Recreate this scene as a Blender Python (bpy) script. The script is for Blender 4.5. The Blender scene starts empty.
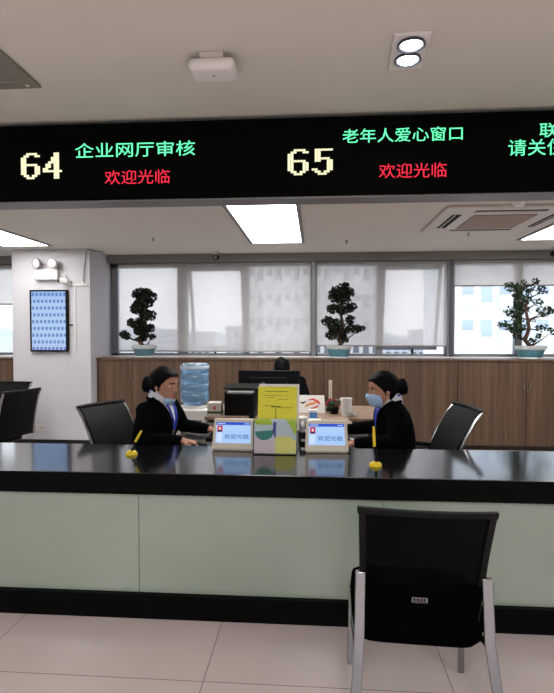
import bpy, math, random
from mathutils import Vector, Matrix
from math import sin, cos, pi, radians, exp
S = bpy.context.scene
COL = S.collection
random.seed(7)

# ------------------------------------------------------------------ camera, world, exposure, area lights
cd = bpy.data.cameras.new('camera'); cam = bpy.data.objects.new('camera', cd); COL.objects.link(cam)
cam.location = (0, 0, 1.5); cam.rotation_euler = (radians(90 - 1.8126), 0, radians(4.1796))
cd.sensor_fit = 'VERTICAL'; cd.sensor_height = 36.0; cd.lens = 36.0 * 520 / 693; cd.clip_end = 2000
S.camera = cam
S.view_settings.view_transform = 'Standard'; S.view_settings.look = 'None'
S.view_settings.gamma = 1; S.view_settings.use_curve_mapping = False
S.view_settings.exposure = 0.0

def srgb(r, g, b):
    f = lambda c: c / 12.92 if c <= .04045 else ((c + .055) / 1.055) ** 2.4
    return (f(r / 255), f(g / 255), f(b / 255), 1)

W = bpy.data.worlds.new('overcast_sky'); S.world = W; W.use_nodes = True
wn = W.node_tree; wn.nodes.clear()
wo = wn.nodes.new('ShaderNodeOutputWorld'); wb = wn.nodes.new('ShaderNodeBackground')
wt = wn.nodes.new('ShaderNodeTexCoord'); wsx = wn.nodes.new('ShaderNodeSeparateXYZ'); wr = wn.nodes.new('ShaderNodeValToRGB')
wnz = wn.nodes.new('ShaderNodeTexNoise'); wnz.inputs['Scale'].default_value = 3.5; wnz.inputs['Detail'].default_value = 4
wmx = wn.nodes.new('ShaderNodeMix'); wmx.data_type = 'RGBA'; wmx.blend_type = 'MULTIPLY'
wcr = wn.nodes.new('ShaderNodeValToRGB')
wcr.color_ramp.elements[0].position = .35; wcr.color_ramp.elements[0].color = (.86, .88, .92, 1)
wcr.color_ramp.elements[1].position = .65; wcr.color_ramp.elements[1].color = (1, 1, 1, 1)
wr.color_ramp.elements[0].position = .0; wr.color_ramp.elements[0].color = (.80, .81, .83, 1)
wr.color_ramp.elements[1].position = .5; wr.color_ramp.elements[1].color = (.80, .86, .96, 1)
wn.links.new(wt.outputs['Generated'], wsx.inputs[0]); wn.links.new(wsx.outputs['Z'], wr.inputs[0])
wn.links.new(wt.outputs['Generated'], wnz.inputs['Vector']); wn.links.new(wnz.outputs['Fac'], wcr.inputs[0])
wmx.inputs['Factor'].default_value = 1
wn.links.new(wr.outputs[0], wmx.inputs[6]); wn.links.new(wcr.outputs[0], wmx.inputs[7])
wn.links.new(wmx.outputs[2], wb.inputs['Color']); wb.inputs['Strength'].default_value = 2.8
wn.links.new(wb.outputs[0], wo.inputs[0])

PANEL_STRENGTH = 13
def area_light(name, x, y, z, sx, sy, power, color=(1, .975, .93)):
    l = bpy.data.lights.new(name, 'AREA'); l.shape = 'RECTANGLE'; l.size = sx; l.size_y = sy; l.energy = power; l.color = color
    o = bpy.data.objects.new(name, l); COL.objects.link(o); o.location = (x, y, z); return o
# added fill lights at ceiling height, unseen behind the camera, to brighten the waiting side
for hx in (-3.0, 0.0, 3.0):
    area_light('hall_fill_light', hx, -1.6, 2.51, .6, 2.4, 92)

# ------------------------------------------------------------------ materials
def mat(name, c, rough=.5, metal=0, noise=0, nscale=8, spec=.5, coat=0, emit=None, es=0, bump=0, stretch=(1, 1, 1), trans=0, ior=1.5):
    m = bpy.data.materials.new(name); m.use_nodes = True
    nt = m.node_tree; b = nt.nodes['Principled BSDF']
    b.inputs['Base Color'].default_value = c; b.inputs['Roughness'].default_value = rough
    b.inputs['Metallic'].default_value = metal; b.inputs['Specular IOR Level'].default_value = spec
    b.inputs['Coat Weight'].default_value = coat; b.inputs['IOR'].default_value = ior; b.inputs['Transmission Weight'].default_value = trans
    if emit: b.inputs['Emission Color'].default_value = emit; b.inputs['Emission Strength'].default_value = es
    if noise or bump:
        tc = nt.nodes.new('ShaderNodeTexCoord'); mp = nt.nodes.new('ShaderNodeMapping'); mp.inputs['Scale'].default_value = stretch
        nz = nt.nodes.new('ShaderNodeTexNoise'); nz.inputs['Scale'].default_value = nscale; nz.inputs['Detail'].default_value = 5
        nt.links.new(tc.outputs['Object'], mp.inputs[0]); nt.links.new(mp.outputs[0], nz.inputs['Vector'])
        if noise:
            rp = nt.nodes.new('ShaderNodeValToRGB')
            rp.color_ramp.elements[0].position = .3; rp.color_ramp.elements[1].position = .7
            rp.color_ramp.elements[0].color = tuple(v * (1 - noise) for v in c[:3]) + (1,)
            rp.color_ramp.elements[1].color = tuple(min(1, v * (1 + noise)) for v in c[:3]) + (1,)
            nt.links.new(nz.outputs['Fac'], rp.inputs[0]); nt.links.new(rp.outputs[0], b.inputs['Base Color'])
        if bump:
            bp = nt.nodes.new('ShaderNodeBump'); bp.inputs['Strength'].default_value = bump; bp.inputs['Distance'].default_value = .002
            nt.links.new(nz.outputs['Fac'], bp.inputs['Height']); nt.links.new(bp.outputs[0], b.inputs['Normal'])
    return m

def emis(name, c, s):
    m = bpy.data.materials.new(name); m.use_nodes = True; nt = m.node_tree; nt.nodes.clear()
    e = nt.nodes.new('ShaderNodeEmission'); o = nt.nodes.new('ShaderNodeOutputMaterial')
    e.inputs[0].default_value = c; e.inputs[1].default_value = s; nt.links.new(e.outputs[0], o.inputs[0]); return m

def floor_mat():
    m = mat('polished_floor_tile', srgb(204, 190, 190), .22)
    nt = m.node_tree; b = nt.nodes['Principled BSDF']
    tc = nt.nodes.new('ShaderNodeTexCoord'); mp = nt.nodes.new('ShaderNodeMapping')
    mp.inputs['Location'].default_value = (.473, -.045, 0)
    br = nt.nodes.new('ShaderNodeTexBrick'); br.offset = 0; br.squash = 1
    br.inputs['Scale'].default_value = 1; br.inputs['Brick Width'].default_value = 1.05; br.inputs['Row Height'].default_value = 1.05
    br.inputs['Mortar Size'].default_value = .0022; br.inputs['Mortar Smooth'].default_value = .1
    br.inputs['Color1'].default_value = srgb(216, 202, 203); br.inputs['Color2'].default_value = srgb(211, 197, 198)
    br.inputs['Mortar'].default_value = srgb(140, 127, 123)
    nz = nt.nodes.new('ShaderNodeTexNoise'); nz.inputs['Scale'].default_value = 2.2; nz.inputs['Detail'].default_value = 6
    rp = nt.nodes.new('ShaderNodeValToRGB'); rp.color_ramp.elements[0].color = (.9, .9, .9, 1); rp.color_ramp.elements[1].color = (1.06, 1.05, 1.04, 1)
    mx = nt.nodes.new('ShaderNodeMix'); mx.data_type = 'RGBA'; mx.blend_type = 'MULTIPLY'; mx.inputs['Factor'].default_value = 1
    L = nt.links.new
    L(tc.outputs['Object'], mp.inputs[0]); L(mp.outputs[0], br.inputs['Vector']); L(tc.outputs['Object'], nz.inputs['Vector'])
    L(nz.outputs['Fac'], rp.inputs[0]); L(br.outputs['Color'], mx.inputs[6]); L(rp.outputs[0], mx.inputs[7]); L(mx.outputs[2], b.inputs['Base Color'])
    return m

def wood_mat(name, c1, c2, c3):
    m = mat(name, c2, .42); nt = m.node_tree; b = nt.nodes['Principled BSDF']; L = nt.links.new
    tc = nt.nodes.new('ShaderNodeTexCoord'); mp = nt.nodes.new('ShaderNodeMapping'); mp.inputs['Scale'].default_value = (9, 9, .28)
    nz = nt.nodes.new('ShaderNodeTexNoise'); nz.inputs['Scale'].default_value = 2.2; nz.inputs['Detail'].default_value = 7; nz.inputs['Roughness'].default_value = .62
    rp = nt.nodes.new('ShaderNodeValToRGB'); rp.color_ramp.elements[0].position = .28; rp.color_ramp.elements[0].color = c1
    rp.color_ramp.elements[1].position = .74; rp.color_ramp.elements[1].color = c3
    e = rp.color_ramp.elements.new(.5); e.color = c2
    L(tc.outputs['Object'], mp.inputs[0]); L(mp.outputs[0], nz.inputs['Vector']); L(nz.outputs['Fac'], rp.inputs[0]); L(rp.outputs[0], b.inputs['Base Color'])
    return m

def blind_mat(name, c, clear):
    m = bpy.data.materials.new(name); m.use_nodes = True; nt = m.node_tree; nt.nodes.clear(); L = nt.links.new
    o = nt.nodes.new('ShaderNodeOutputMaterial'); tr = nt.nodes.new('ShaderNodeBsdfTransparent'); tr.inputs[0].default_value = (.97, .96, .95, 1)
    tl = nt.nodes.new('ShaderNodeBsdfTranslucent'); tl.inputs[0].default_value = c
    df = nt.nodes.new('ShaderNodeBsdfDiffuse'); df.inputs[0].default_value = c
    a = nt.nodes.new('ShaderNodeMixShader'); a.inputs[0].default_value = .45
    L(tl.outputs[0], a.inputs[1]); L(df.outputs[0], a.inputs[2])
    b = nt.nodes.new('ShaderNodeMixShader')
    tc = nt.nodes.new('ShaderNodeTexCoord'); mp = nt.nodes.new('ShaderNodeMapping'); mp.inputs['Scale'].default_value = (1, 1, 14)
    nz = nt.nodes.new('ShaderNodeTexNoise'); nz.inputs['Scale'].default_value = 6
    mr = nt.nodes.new('ShaderNodeMapRange'); mr.inputs['To Min'].default_value = clear - .05; mr.inputs['To Max'].default_value = clear + .05
    L(tc.outputs['Object'], mp.inputs[0]); L(mp.outputs[0], nz.inputs['Vector']); L(nz.outputs['Fac'], mr.inputs['Value'])
    L(mr.outputs[0], b.inputs[0]); L(a.outputs[0], b.inputs[1]); L(tr.outputs[0], b.inputs[2]); L(b.outputs[0], o.inputs[0])
    return m

def thin_glass(name, tint=(.97, .98, .98, 1), gl=.08):
    m = bpy.data.materials.new(name); m.use_nodes = True; nt = m.node_tree; nt.nodes.clear(); L = nt.links.new
    o = nt.nodes.new('ShaderNodeOutputMaterial'); tr = nt.nodes.new('ShaderNodeBsdfTransparent'); tr.inputs[0].default_value = tint
    g = nt.nodes.new('ShaderNodeBsdfGlossy'); g.inputs['Roughness'].default_value = .02
    fr = nt.nodes.new('ShaderNodeLayerWeight'); fr.inputs[0].default_value = gl
    x = nt.nodes.new('ShaderNodeMixShader'); L(fr.outputs['Fresnel'], x.inputs[0]); L(tr.outputs[0], x.inputs[1]); L(g.outputs[0], x.inputs[2]); L(x.outputs[0], o.inputs[0])
    return m

def mesh_fabric(name, c, clear):
    m = mat(name, c, .7); nt = m.node_tree; L = nt.links.new
    b = nt.nodes['Principled BSDF']; b.inputs['Specular IOR Level'].default_value = .02; o = nt.nodes['Material Output']; tr = nt.nodes.new('ShaderNodeBsdfTransparent')
    x = nt.nodes.new('ShaderNodeMixShader'); x.inputs[0].default_value = clear
    L(b.outputs[0], x.inputs[1]); L(tr.outputs[0], x.inputs[2]); L(x.outputs[0], o.inputs[0]); return m

def rows_mat(name, base, ink, head, foot):
    """a lit information screen: rows of small dark dashes on pale blue (object-space x, z)"""
    m = emis(name, base, 1.0); nt = m.node_tree; L = nt.links.new; e = nt.nodes['Emission']
    tc = nt.nodes.new('ShaderNodeTexCoord'); mp = nt.nodes.new('ShaderNodeMapping'); mp.inputs['Rotation'].default_value = (radians(-90), 0, 0); mp.inputs['Scale'].default_value = (2.4, 1, 1)
    br = nt.nodes.new('ShaderNodeTexBrick'); br.offset = .37; br.squash = 1
    br.inputs['Scale'].default_value = 1; br.inputs['Brick Width'].default_value = .125; br.inputs['Row Height'].default_value = .086
    br.inputs['Mortar Size'].default_value = .027; br.inputs['Mortar Smooth'].default_value = .3
    br.inputs['Color1'].default_value = ink; br.inputs['Color2'].default_value = ink; br.inputs['Mortar'].default_value = base
    sx = nt.nodes.new('ShaderNodeSeparateXYZ'); rp = nt.nodes.new('ShaderNodeValToRGB'); mr = nt.nodes.new('ShaderNodeMapRange')
    mr.inputs['From Min'].default_value = .02; mr.inputs['From Max'].default_value = .77
    rp.color_ramp.interpolation = 'LINEAR'
    rp.color_ramp.elements[0].position = 0; rp.color_ramp.elements[0].color = foot
    rp.color_ramp.elements[1].position = 1; rp.color_ramp.elements[1].color = head
    e2 = rp.color_ramp.elements.new(.12); e2.color = (1, 1, 1, 1); e3 = rp.color_ramp.elements.new(.8); e3.color = (1, 1, 1, 1); 
    mx = nt.nodes.new('ShaderNodeMix'); mx.data_type = 'RGBA'; mx.blend_type = 'MULTIPLY'; mx.inputs['Factor'].default_value = 1
    L(tc.outputs['Object'], mp.inputs[0]); L(mp.outputs[0], br.inputs['Vector']); L(tc.outputs['Object'], sx.inputs[0]); L(sx.outputs['Z'], mr.inputs['Value'])
    L(mr.outputs[0], rp.inputs[0]); L(br.outputs['Color'], mx.inputs[6]); L(rp.outputs[0], mx.inputs[7]); L(mx.outputs[2], e.inputs[0])
    return m

M = dict(
    ceiling=mat('painted_ceiling', srgb(211, 209, 199), .9, noise=.02, nscale=3),
    wall=mat('white_wall_paint', srgb(194, 193, 198), .8, noise=.02, nscale=4),
    floor=floor_mat(),
    wood=wood_mat('walnut_veneer', srgb(66, 49, 36), srgb(90, 69, 52), srgb(114, 88, 70)),
    woodtop=wood_mat('brown_desk_veneer', srgb(112, 90, 76), srgb(140, 116, 98), srgb(160, 136, 116)),
    plinth=mat('dark_plinth', srgb(40, 32, 28), .6),
    gap=mat('dark_gap', srgb(20, 16, 14), .9),
    alu=mat('grey_aluminium', srgb(128, 128, 132), .45, .35),
    alu_dark=mat('dark_aluminium', srgb(78, 82, 92), .45, .3),
    pelmet=mat('grey_pelmet', srgb(122, 120, 116), .6, noise=.03, nscale=5),
    sill=mat('white_sill', srgb(222, 218, 216), .5),
    glass=thin_glass('window_glass'),
    blind=blind_mat('sheer_blind_fabric', srgb(228, 225, 224), .46),
    blind_c=blind_mat('pale_blind_fabric', srgb(228, 224, 221), .36),
    rail=mat('blind_rail', srgb(150, 146, 142), .5),
    granite=mat('black_granite', srgb(12, 13, 15), .12, noise=.5, nscale=140, ior=2.7),
    granite_face=mat('black_granite_edge', srgb(5, 6, 6), .5, noise=.4, nscale=120, spec=.06),
    greenglass=mat('pale_green_back_painted_glass', srgb(146, 160, 148), .24, noise=.025, nscale=2.5, coat=.6),
    seam=mat('glass_seam', srgb(92, 98, 94), .6),
    kick=mat('black_kickboard', srgb(5, 6, 6), .5, noise=.3, nscale=80, spec=.06),
    led_black=mat('black_led_face', srgb(2, 5, 3), .6, noise=.3, nscale=90, spec=.04),
    led_frame=mat('grey_led_frame', srgb(122, 122, 124), .4, .5),
    led_green=emis('led_green', (.075, .55, .24, 1), 3.0),
    led_red=emis('led_red', (.85, .03, .06, 1), 1.3),
    led_yellow=emis('led_warm_white', (1.0, .96, .62, 1), 1.15),
    panel=emis('light_diffuser', (1, .98, .95, 1), PANEL_STRENGTH),
    spot=emis('downlight_lens', (1, .98, 1, 1), 30),
    white=mat('white_plastic', srgb(226, 224, 222), .45),
    offwhite=mat('off_white_plastic', srgb(204, 198, 190), .5),
    grey=mat('grey_plastic', srgb(120, 118, 116), .5),
    vent=mat('grey_vent_metal', srgb(132, 132, 122), .5, .2),
    acgrille=mat('beige_grille', srgb(150, 132, 116), .7, noise=.05, nscale=60),
    black=mat('black_plastic', srgb(8, 8, 10), .45, spec=.15),
    blackm=mat('matt_black', srgb(8, 8, 9), .8, spec=.2),
    leather=mat('black_leather', srgb(7, 8, 9), .55, noise=.25, nscale=60, bump=.2, spec=.12),
    cushion=mat('black_seat_fabric', srgb(6, 6, 7), .9, noise=.25, nscale=120, spec=.0),
    meshback=mesh_fabric('black_mesh_fabric', srgb(6, 6, 7), .10),
    chrome=mat('chrome', srgb(150, 153, 156), .2, 1.0),
    steel=mat('brushed_steel', srgb(170, 170, 172), .3, .9),
    tvscreen=rows_mat('queue_screen', srgb(180, 206, 243), srgb(112, 146, 204), (.72, .82, .95, 1), (.95, .80, .90, 1)),
    scr=emis('tablet_screen', srgb(172, 206, 252), 1.0),
    scr_bar=emis('tablet_header', srgb(52, 84, 200), 1.0),
    scr_ink=emis('tablet_ink', srgb(96, 132, 190), 1.0),
    scr_red=emis('portrait_backing', srgb(214, 60, 84), 1.0),
    scr_dark=emis('portrait_dark', srgb(40, 40, 78), 1.0),
    scr_skin=emis('portrait_face', srgb(236, 206, 204), 1.0),
    scr_pale=emis('tablet_pale', srgb(206, 226, 252), 1.0),
    ivory=mat('ivory_plastic', srgb(206, 198, 184), .4),
    acrylic=thin_glass('clear_acrylic', (.95, .97, .97, 1), .2),
    yellow=mat('yellow_paper', srgb(222, 218, 62), .7, noise=.04, nscale=30),
    ink=mat('print_ink', srgb(96, 96, 30), .8),
    lime=mat('lime_print', srgb(176, 204, 62), .7), teal=mat('teal_print', srgb(54, 132, 128), .7),
    violet=mat('violet_print', srgb(74, 66, 160), .7), pink=mat('pale_pink_print', srgb(216, 196, 208), .7),
    lemon=mat('pale_yellow_print', srgb(228, 220, 130), .7), sky=mat('pale_blue_print', srgb(196, 208, 220), .7),
    paper=mat('white_paper', srgb(224, 222, 220), .8), penyellow=mat('yellow_pen_plastic', srgb(232, 204, 30), .4),
    water=mat('blue_water_bottle', srgb(150, 196, 234), .1, coat=.3, trans=.65), capblue=mat('bottle_blue', srgb(60, 120, 190), .3),
    redprint=mat('red_print', srgb(206, 72, 58), .7), orange=mat('orange_print', srgb(224, 150, 88), .7),
    kraft=mat('brown_card', srgb(146, 124, 108), .8), redflower=mat('red_petals', srgb(150, 30, 48), .7), leafgreen=mat('leaf', srgb(42, 70, 36), .6),
    bonsai=mat('dark_bonsai_leaf', srgb(26, 34, 22), .6, noise=.45, nscale=7, spec=.2), bonsai_bright=mat('green_bonsai_leaf', srgb(40, 60, 34), .6, noise=.5, nscale=5, spec=.2),
    bark=mat('bark', srgb(72, 50, 38), .85, noise=.3, nscale=40), soil=mat('soil', srgb(52, 34, 26), .95),
    glaze=mat('blue_pot_glaze', srgb(96, 134, 146), .35, noise=.1, nscale=14), turq=mat('turquoise_pot_glaze', srgb(92, 150, 166), .35, noise=.1, nscale=14),
    potrim=mat('white_pot_rim', srgb(206, 212, 212), .4),
    skin=mat('skin', srgb(178, 130, 109), .6, spec=.3), lip=mat('lips', srgb(160, 98, 90), .5), eye=mat('eye_white', srgb(210, 204, 200), .3), iris=mat('iris', srgb(30, 22, 20), .3),
    hair=mat('black_hair', srgb(7, 6, 7), .62, spec=.08, noise=.4, nscale=60, stretch=(1, 1, .3)), suit=mat('black_suit_cloth', srgb(9, 10, 13), .92, noise=.2, nscale=90, spec=.03),
    shirt=mat('white_shirt', srgb(212, 212, 222), .8), lanyard=mat('blue_lanyard', srgb(44, 70, 190), .6), mask=mat('blue_face_mask', srgb(160, 192, 228), .8, noise=.05, nscale=50),
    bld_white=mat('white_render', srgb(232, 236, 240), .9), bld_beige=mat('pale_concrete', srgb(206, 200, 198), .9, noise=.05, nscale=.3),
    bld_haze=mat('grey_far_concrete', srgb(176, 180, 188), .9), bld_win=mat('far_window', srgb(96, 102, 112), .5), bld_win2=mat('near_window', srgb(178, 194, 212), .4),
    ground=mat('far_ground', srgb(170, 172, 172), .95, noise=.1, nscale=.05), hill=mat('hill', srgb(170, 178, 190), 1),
)

# ------------------------------------------------------------------ mesh helpers
class MB:
    def __init__(s): s.v = []; s.f = []; s.m = []
    def add(s, vs, fs, mi=0):
        n = len(s.v); s.v += [tuple(p) for p in vs]; s.f += [tuple(i + n for i in f) for f in fs]; s.m += [mi] * len(fs); return s
    def box(s, x0, x1, y0, y1, z0, z1, mi=0):
        return s.add([(x0, y0, z0), (x1, y0, z0), (x1, y1, z0), (x0, y1, z0), (x0, y0, z1), (x1, y0, z1), (x1, y1, z1), (x0, y1, z1)],
                     [(3, 2, 1, 0), (4, 5, 6, 7), (0, 1, 5, 4), (1, 2, 6, 5), (2, 3, 7, 6), (3, 0, 4, 7)], mi)
    def obox(s, c, sx, sy, sz, R, mi=0):
        t = MB().box(-sx / 2, sx / 2, -sy / 2, sy / 2, -sz / 2, sz / 2)
        return s.add([Vector(c) + R @ Vector(p) for p in t.v], t.f, mi)
    def loft(s, rings, mi=0, cap=True, closed=True):
        n = len(rings[0]); vs = [p for r in rings for p in r]; fs = []
        for i in range(len(rings) - 1):
            for j in range(n if closed else n - 1):
                k = (j + 1) % n; fs.append((i * n + j, i * n + k, (i + 1) * n + k, (i + 1) * n + j))
        if cap: fs.append(tuple(reversed(range(n)))); fs.append(tuple(range((len(rings) - 1) * n, len(rings) * n)))
        return s.add(vs, fs, mi)
    def tube(s, pts, r, n=10, mi=0, flat=1.0, side=None):
        pts = [Vector(p) for p in pts]; rs = r if hasattr(r, '__len__') else [r] * len(pts); rings = []; prev = None
        for i, p in enumerate(pts):
            d = (pts[min(i + 1, len(pts) - 1)] - pts[max(i - 1, 0)]).normalized()
            a = Vector(side) if side else (prev if prev is not None else (Vector((0, 0, 1)) if abs(d.z) < .9 else Vector((1, 0, 0))))
            u = (a - d * a.dot(d)).normalized(); w = d.cross(u); prev = u
            rings.append([p + (u * cos(2 * pi * k / n) + w * sin(2 * pi * k / n) * flat) * rs[i] for k in range(n)])
        return s.loft(rings, mi)
    def ball_tube(s, pts, r, n=14, mi=0):
        rs = r if hasattr(r, '__len__') else [r] * len(pts); s.tube(pts, r, n, mi)
        for p, q in zip(pts, rs): s.ell(p, (q, q, q), 14, 9, mi=mi)
        return s
    def ell(s, c, r, nu=20, nv=12, R=None, mi=0):
        vs = []; fs = []; c = Vector(c)
        for i in range(nv + 1):
            t = pi * i / nv
            for j in range(nu):
                q = Vector((r[0] * sin(t) * cos(2 * pi * j / nu), r[1] * sin(t) * sin(2 * pi * j / nu), r[2] * cos(t)))
                vs.append(c + (R @ q if R else q))
        for i in range(nv):
            for j in range(nu):
                k = (j + 1) % nu; fs.append((i * nu + j, (i + 1) * nu + j, (i + 1) * nu + k, i * nu + k))
        return s.add(vs, fs, mi)
    def lathe(s, c, prof, n=24, mi=0, sx=1, sy=1, cap=True):
        return s.loft([[(c[0] + r * sx * cos(2 * pi * k / n), c[1] + r * sy * sin(2 * pi * k / n), c[2] + z) for k in range(n)] for r, z in prof], mi, cap)
    def prism_y(s, poly, y0, y1, mi=0):
        n = len(poly); return s.loft([[(x, y0, z) for x, z in poly], [(x, y1, z) for x, z in poly]], mi)

def base_of(parent):
    p = Vector((0, 0, 0))
    while parent: p += parent.location; parent = parent.parent
    return p

def link(name, me, mats, parent=None):
    o = bpy.data.objects.new(name, me); COL.objects.link(o)
    for m in (mats if isinstance(mats, (list, tuple)) else [mats]): me.materials.append(m)
    if parent: o.parent = parent
    return o

def build(name, mb, mats, parent=None, bevel=0, seg=2, smooth=40, local=False, kind=None, origin=None):
    """one mesh object; mb in world coordinates unless local=True"""
    off = Vector((0, 0, 0)) if local else base_of(parent)
    if origin: off = Vector(origin)
    me = bpy.data.meshes.new(name); me.from_pydata([Vector(p) - off for p in mb.v], [], mb.f)
    me.polygons.foreach_set('material_index', mb.m); me.validate(); me.update()
    o = link(name, me, mats, parent)
    if origin: o.location = origin
    if smooth:
        me.polygons.foreach_set('use_smooth', [True] * len(me.polygons)); me.set_sharp_from_angle(angle=radians(smooth))
    if bevel:
        b = o.modifiers.new('edge', 'BEVEL'); b.width = bevel; b.segments = seg; b.limit_method = 'ANGLE'; b.angle_limit = radians(50); b.harden_normals = False
    if kind: o['kind'] = kind
    return o

def tag(o, label, cat, group=None):
    o['label'] = label; o['category'] = cat
    if group: o['group'] = group
    return o
def thing(name, label, cat, loc, group=None, rz=0):
    o = bpy.data.objects.new(name, None); o.empty_display_size = .1; COL.objects.link(o); o.location = loc; o.rotation_euler[2] = rz
    return tag(o, label, cat, group)
def copy_tree(o, parent=None):
    c = o.copy(); COL.objects.link(c)
    if parent: c.parent = parent
    for ch in list(o.children): copy_tree(ch, c)
    return c
def structure(name, mb, mats, **k): return build(name, mb, mats, kind='structure', **k)

def text_part(name, body, x0, x1, z0, z1, y, m, parent, label=None, bold=0.0, xf=None):
    cu = bpy.data.curves.new(name, 'FONT'); cu.body = body; cu.offset = bold; cu.resolution_u = 3
    t = bpy.data.objects.new(name, cu); COL.objects.link(t)
    dg = bpy.context.evaluated_depsgraph_get(); dg.update(); me = bpy.data.meshes.new_from_object(t.evaluated_get(dg))
    bpy.data.objects.remove(t); bpy.data.curves.remove(cu)
    xs = [v.co.x for v in me.vertices]; ys = [v.co.y for v in me.vertices]
    kx = (x1 - x0) / (max(xs) - min(xs)); kz = (z1 - z0) / (max(ys) - min(ys)); mx, my = min(xs), min(ys); off = base_of(parent)
    for v in me.vertices:
        p = Vector((x0 + (v.co.x - mx) * kx, y, z0 + (v.co.y - my) * kz))
        if xf: p = xf(p)
        v.co = p - off
    o = link(name, me, m, parent)
    if label: o['label'] = label
    return o

# ================================================================== SETTING
ZC = 2.53                                   # ceiling
XL, XR, YF, YB = -5.4, 5.4, -4.2, 7.075     # room
structure('floor', MB().box(XL - .2, XR + .2, YF - .2, YB + .3, -.1, 0), M['floor'], smooth=0)
structure('ceiling', MB().box(XL - .2, XR + .2, YF - .2, YB + .3, ZC, ZC + .15), M['ceiling'], smooth=0)
structure('wall_left', MB().box(XL - .2, XL, YF, YB + .26, 0, ZC), M['wall'], smooth=0)
structure('wall_right', MB().box(XR, XR + .2, YF, YB + .26, 0, ZC), M['wall'], smooth=0)
structure('wall_front', MB().box(XL - .2, XR + .2, YF - .2, YF, 0, ZC), M['wall'], smooth=0)
SZ, HZ = 1.146, 2.423                        # sill and head of the windows
wb_ = MB().box(XL, XR, YB + .02, YB + .24, 0, SZ - .03)
wb_.box(XL, -5.2, YB + .02, YB + .24, SZ - .03, ZC); wb_.box(3.58, XR, YB + .02, YB + .24, SZ - .03, ZC)
wb_.box(-5.2, 3.58, YB + .02, YB + .24, HZ, ZC)
structure('wall_back', wb_, M['wall'], smooth=0)
structure('wall_pillar', MB().box(-3.883, -2.85, 6.43, YB + .24, 0, ZC), M['wall'], bevel=.006)
structure('trim_1', MB().box(-2.85, 3.58, YB - .10, YB + .02, HZ, ZC), M['pelmet'], smooth=0)
structure('trim_2', MB().box(-5.2, -3.883, YB - .10, YB + .02, HZ, ZC), M['pelmet'], smooth=0)
structure('trim_3', MB().box(-2.85, 3.58, YB - .20, YB + .10, SZ - .03, SZ), M['sill'], bevel=.004)
structure('trim_4', MB().box(-5.2, -3.883, YB - .20, YB + .10, SZ - .03, SZ), M['sill'], bevel=.004)
structure('baseboard_pillar', MB().box(-3.89, -2.845, 6.42, 6.43, 0, .09), M['gap'], smooth=0)

def window(n, x0, x1, posts, sash=None, mullions=()):
    """posts: outer frame widths (left, right); sash: (a, b) opening of a top-hung sash; mullions: (a, b) fixed uprights"""
    fy0, fy1 = YB + .03, YB + .10
    fr = MB().box(x0, x0 + posts[0], fy0, fy1, SZ, HZ).box(x1 - posts[1], x1, fy0, fy1, SZ, HZ)
    fr.box(x0, x1, fy0, fy1, SZ, SZ + .035).box(x0, x1, fy0, fy1, HZ - .06, HZ)
    w = build(f'window_{n}', fr, M['alu'], bevel=.004, kind='structure')
    for a, b in mullions:
        build('mullion', MB().box(a, b, fy0 - .005, fy1 + .005, SZ + .035, HZ - .06), M['alu'], w, bevel=.004)
    edges = sorted([x0 + posts[0]] + [e for m_ in mullions for e in m_] + [x1 - posts[1]])
    for a, b in zip(edges[::2], edges[1::2]):
        if sash and abs(a - sash[0]) < .05: continue
        build('glass', MB().box(a, b, YB + .062, YB + .066, SZ + .035, HZ - .06), M['glass'], w, smooth=0)
    if sash:
        a, b = sash; zt = HZ - .065; zb = SZ + .04; ang = radians(15)
        R = Matrix.Rotation(ang, 3, 'X'); piv = Vector((0, YB + .07, zt))
        def tilt(mb):
            mb.v = [tuple(piv + R @ (Vector(p) - piv)) for p in mb.v]; return mb
        y0, y1 = YB + .05, YB + .09
        s_ = MB().box(a, a + .045, y0, y1, zb, zt).box(b - .045, b, y0, y1, zb, zt).box(a, b, y0, y1, zt - .045, zt).box(a, b, y0, y1, zb, zb + .055)
        so = build('sash', tilt(s_), M['alu'], w, bevel=.004)
        build('glass', tilt(MB().box(a + .045, b - .045, YB + .068, YB + .072, zb + .055, zt - .045)), M['glass'], so, smooth=0)
        cx = (a + b) / 2
        build('sash_stay', MB().tube([(cx - .012, YB + .02, zb + .02), (cx, YB + .2, zb + .05), (cx, YB + .33, zb + .08)], .008, 8), M['black'], so)
        build('sash_handle', MB().box(cx - .012, cx + .012, YB - .0, YB + .045, zb - .005, zb + .07), M['black'], so, bevel=.004)
    return w
window(1, -2.85, -.02, (.10, .055), (-1.761, -.983), ((-1.905, -1.761), (-.983, -.90)))
window(2, -.02, 1.80, (.055, .07), (.909, 1.70), ((.815, .909),))
window(3, 1.80, 3.58, (.06, .06), None, ((2.638, 2.735),))
window(4, -5.2, -3.883, (.06, .06), None, ((-4.62, -4.53),))
structure('trim_5', MB().box(-.05, .012, YB - .04, YB + .03, SZ, HZ), M['alu'], bevel=.004)
structure('trim_6', MB().box(1.752, 1.775, YB - .04, YB + .03, SZ, HZ), M['alu'], bevel=.004)
structure('trim_7', MB().box(1.775, 1.818, YB - .05, YB + .03, SZ, HZ), M['alu_dark'], bevel=.004)

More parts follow.
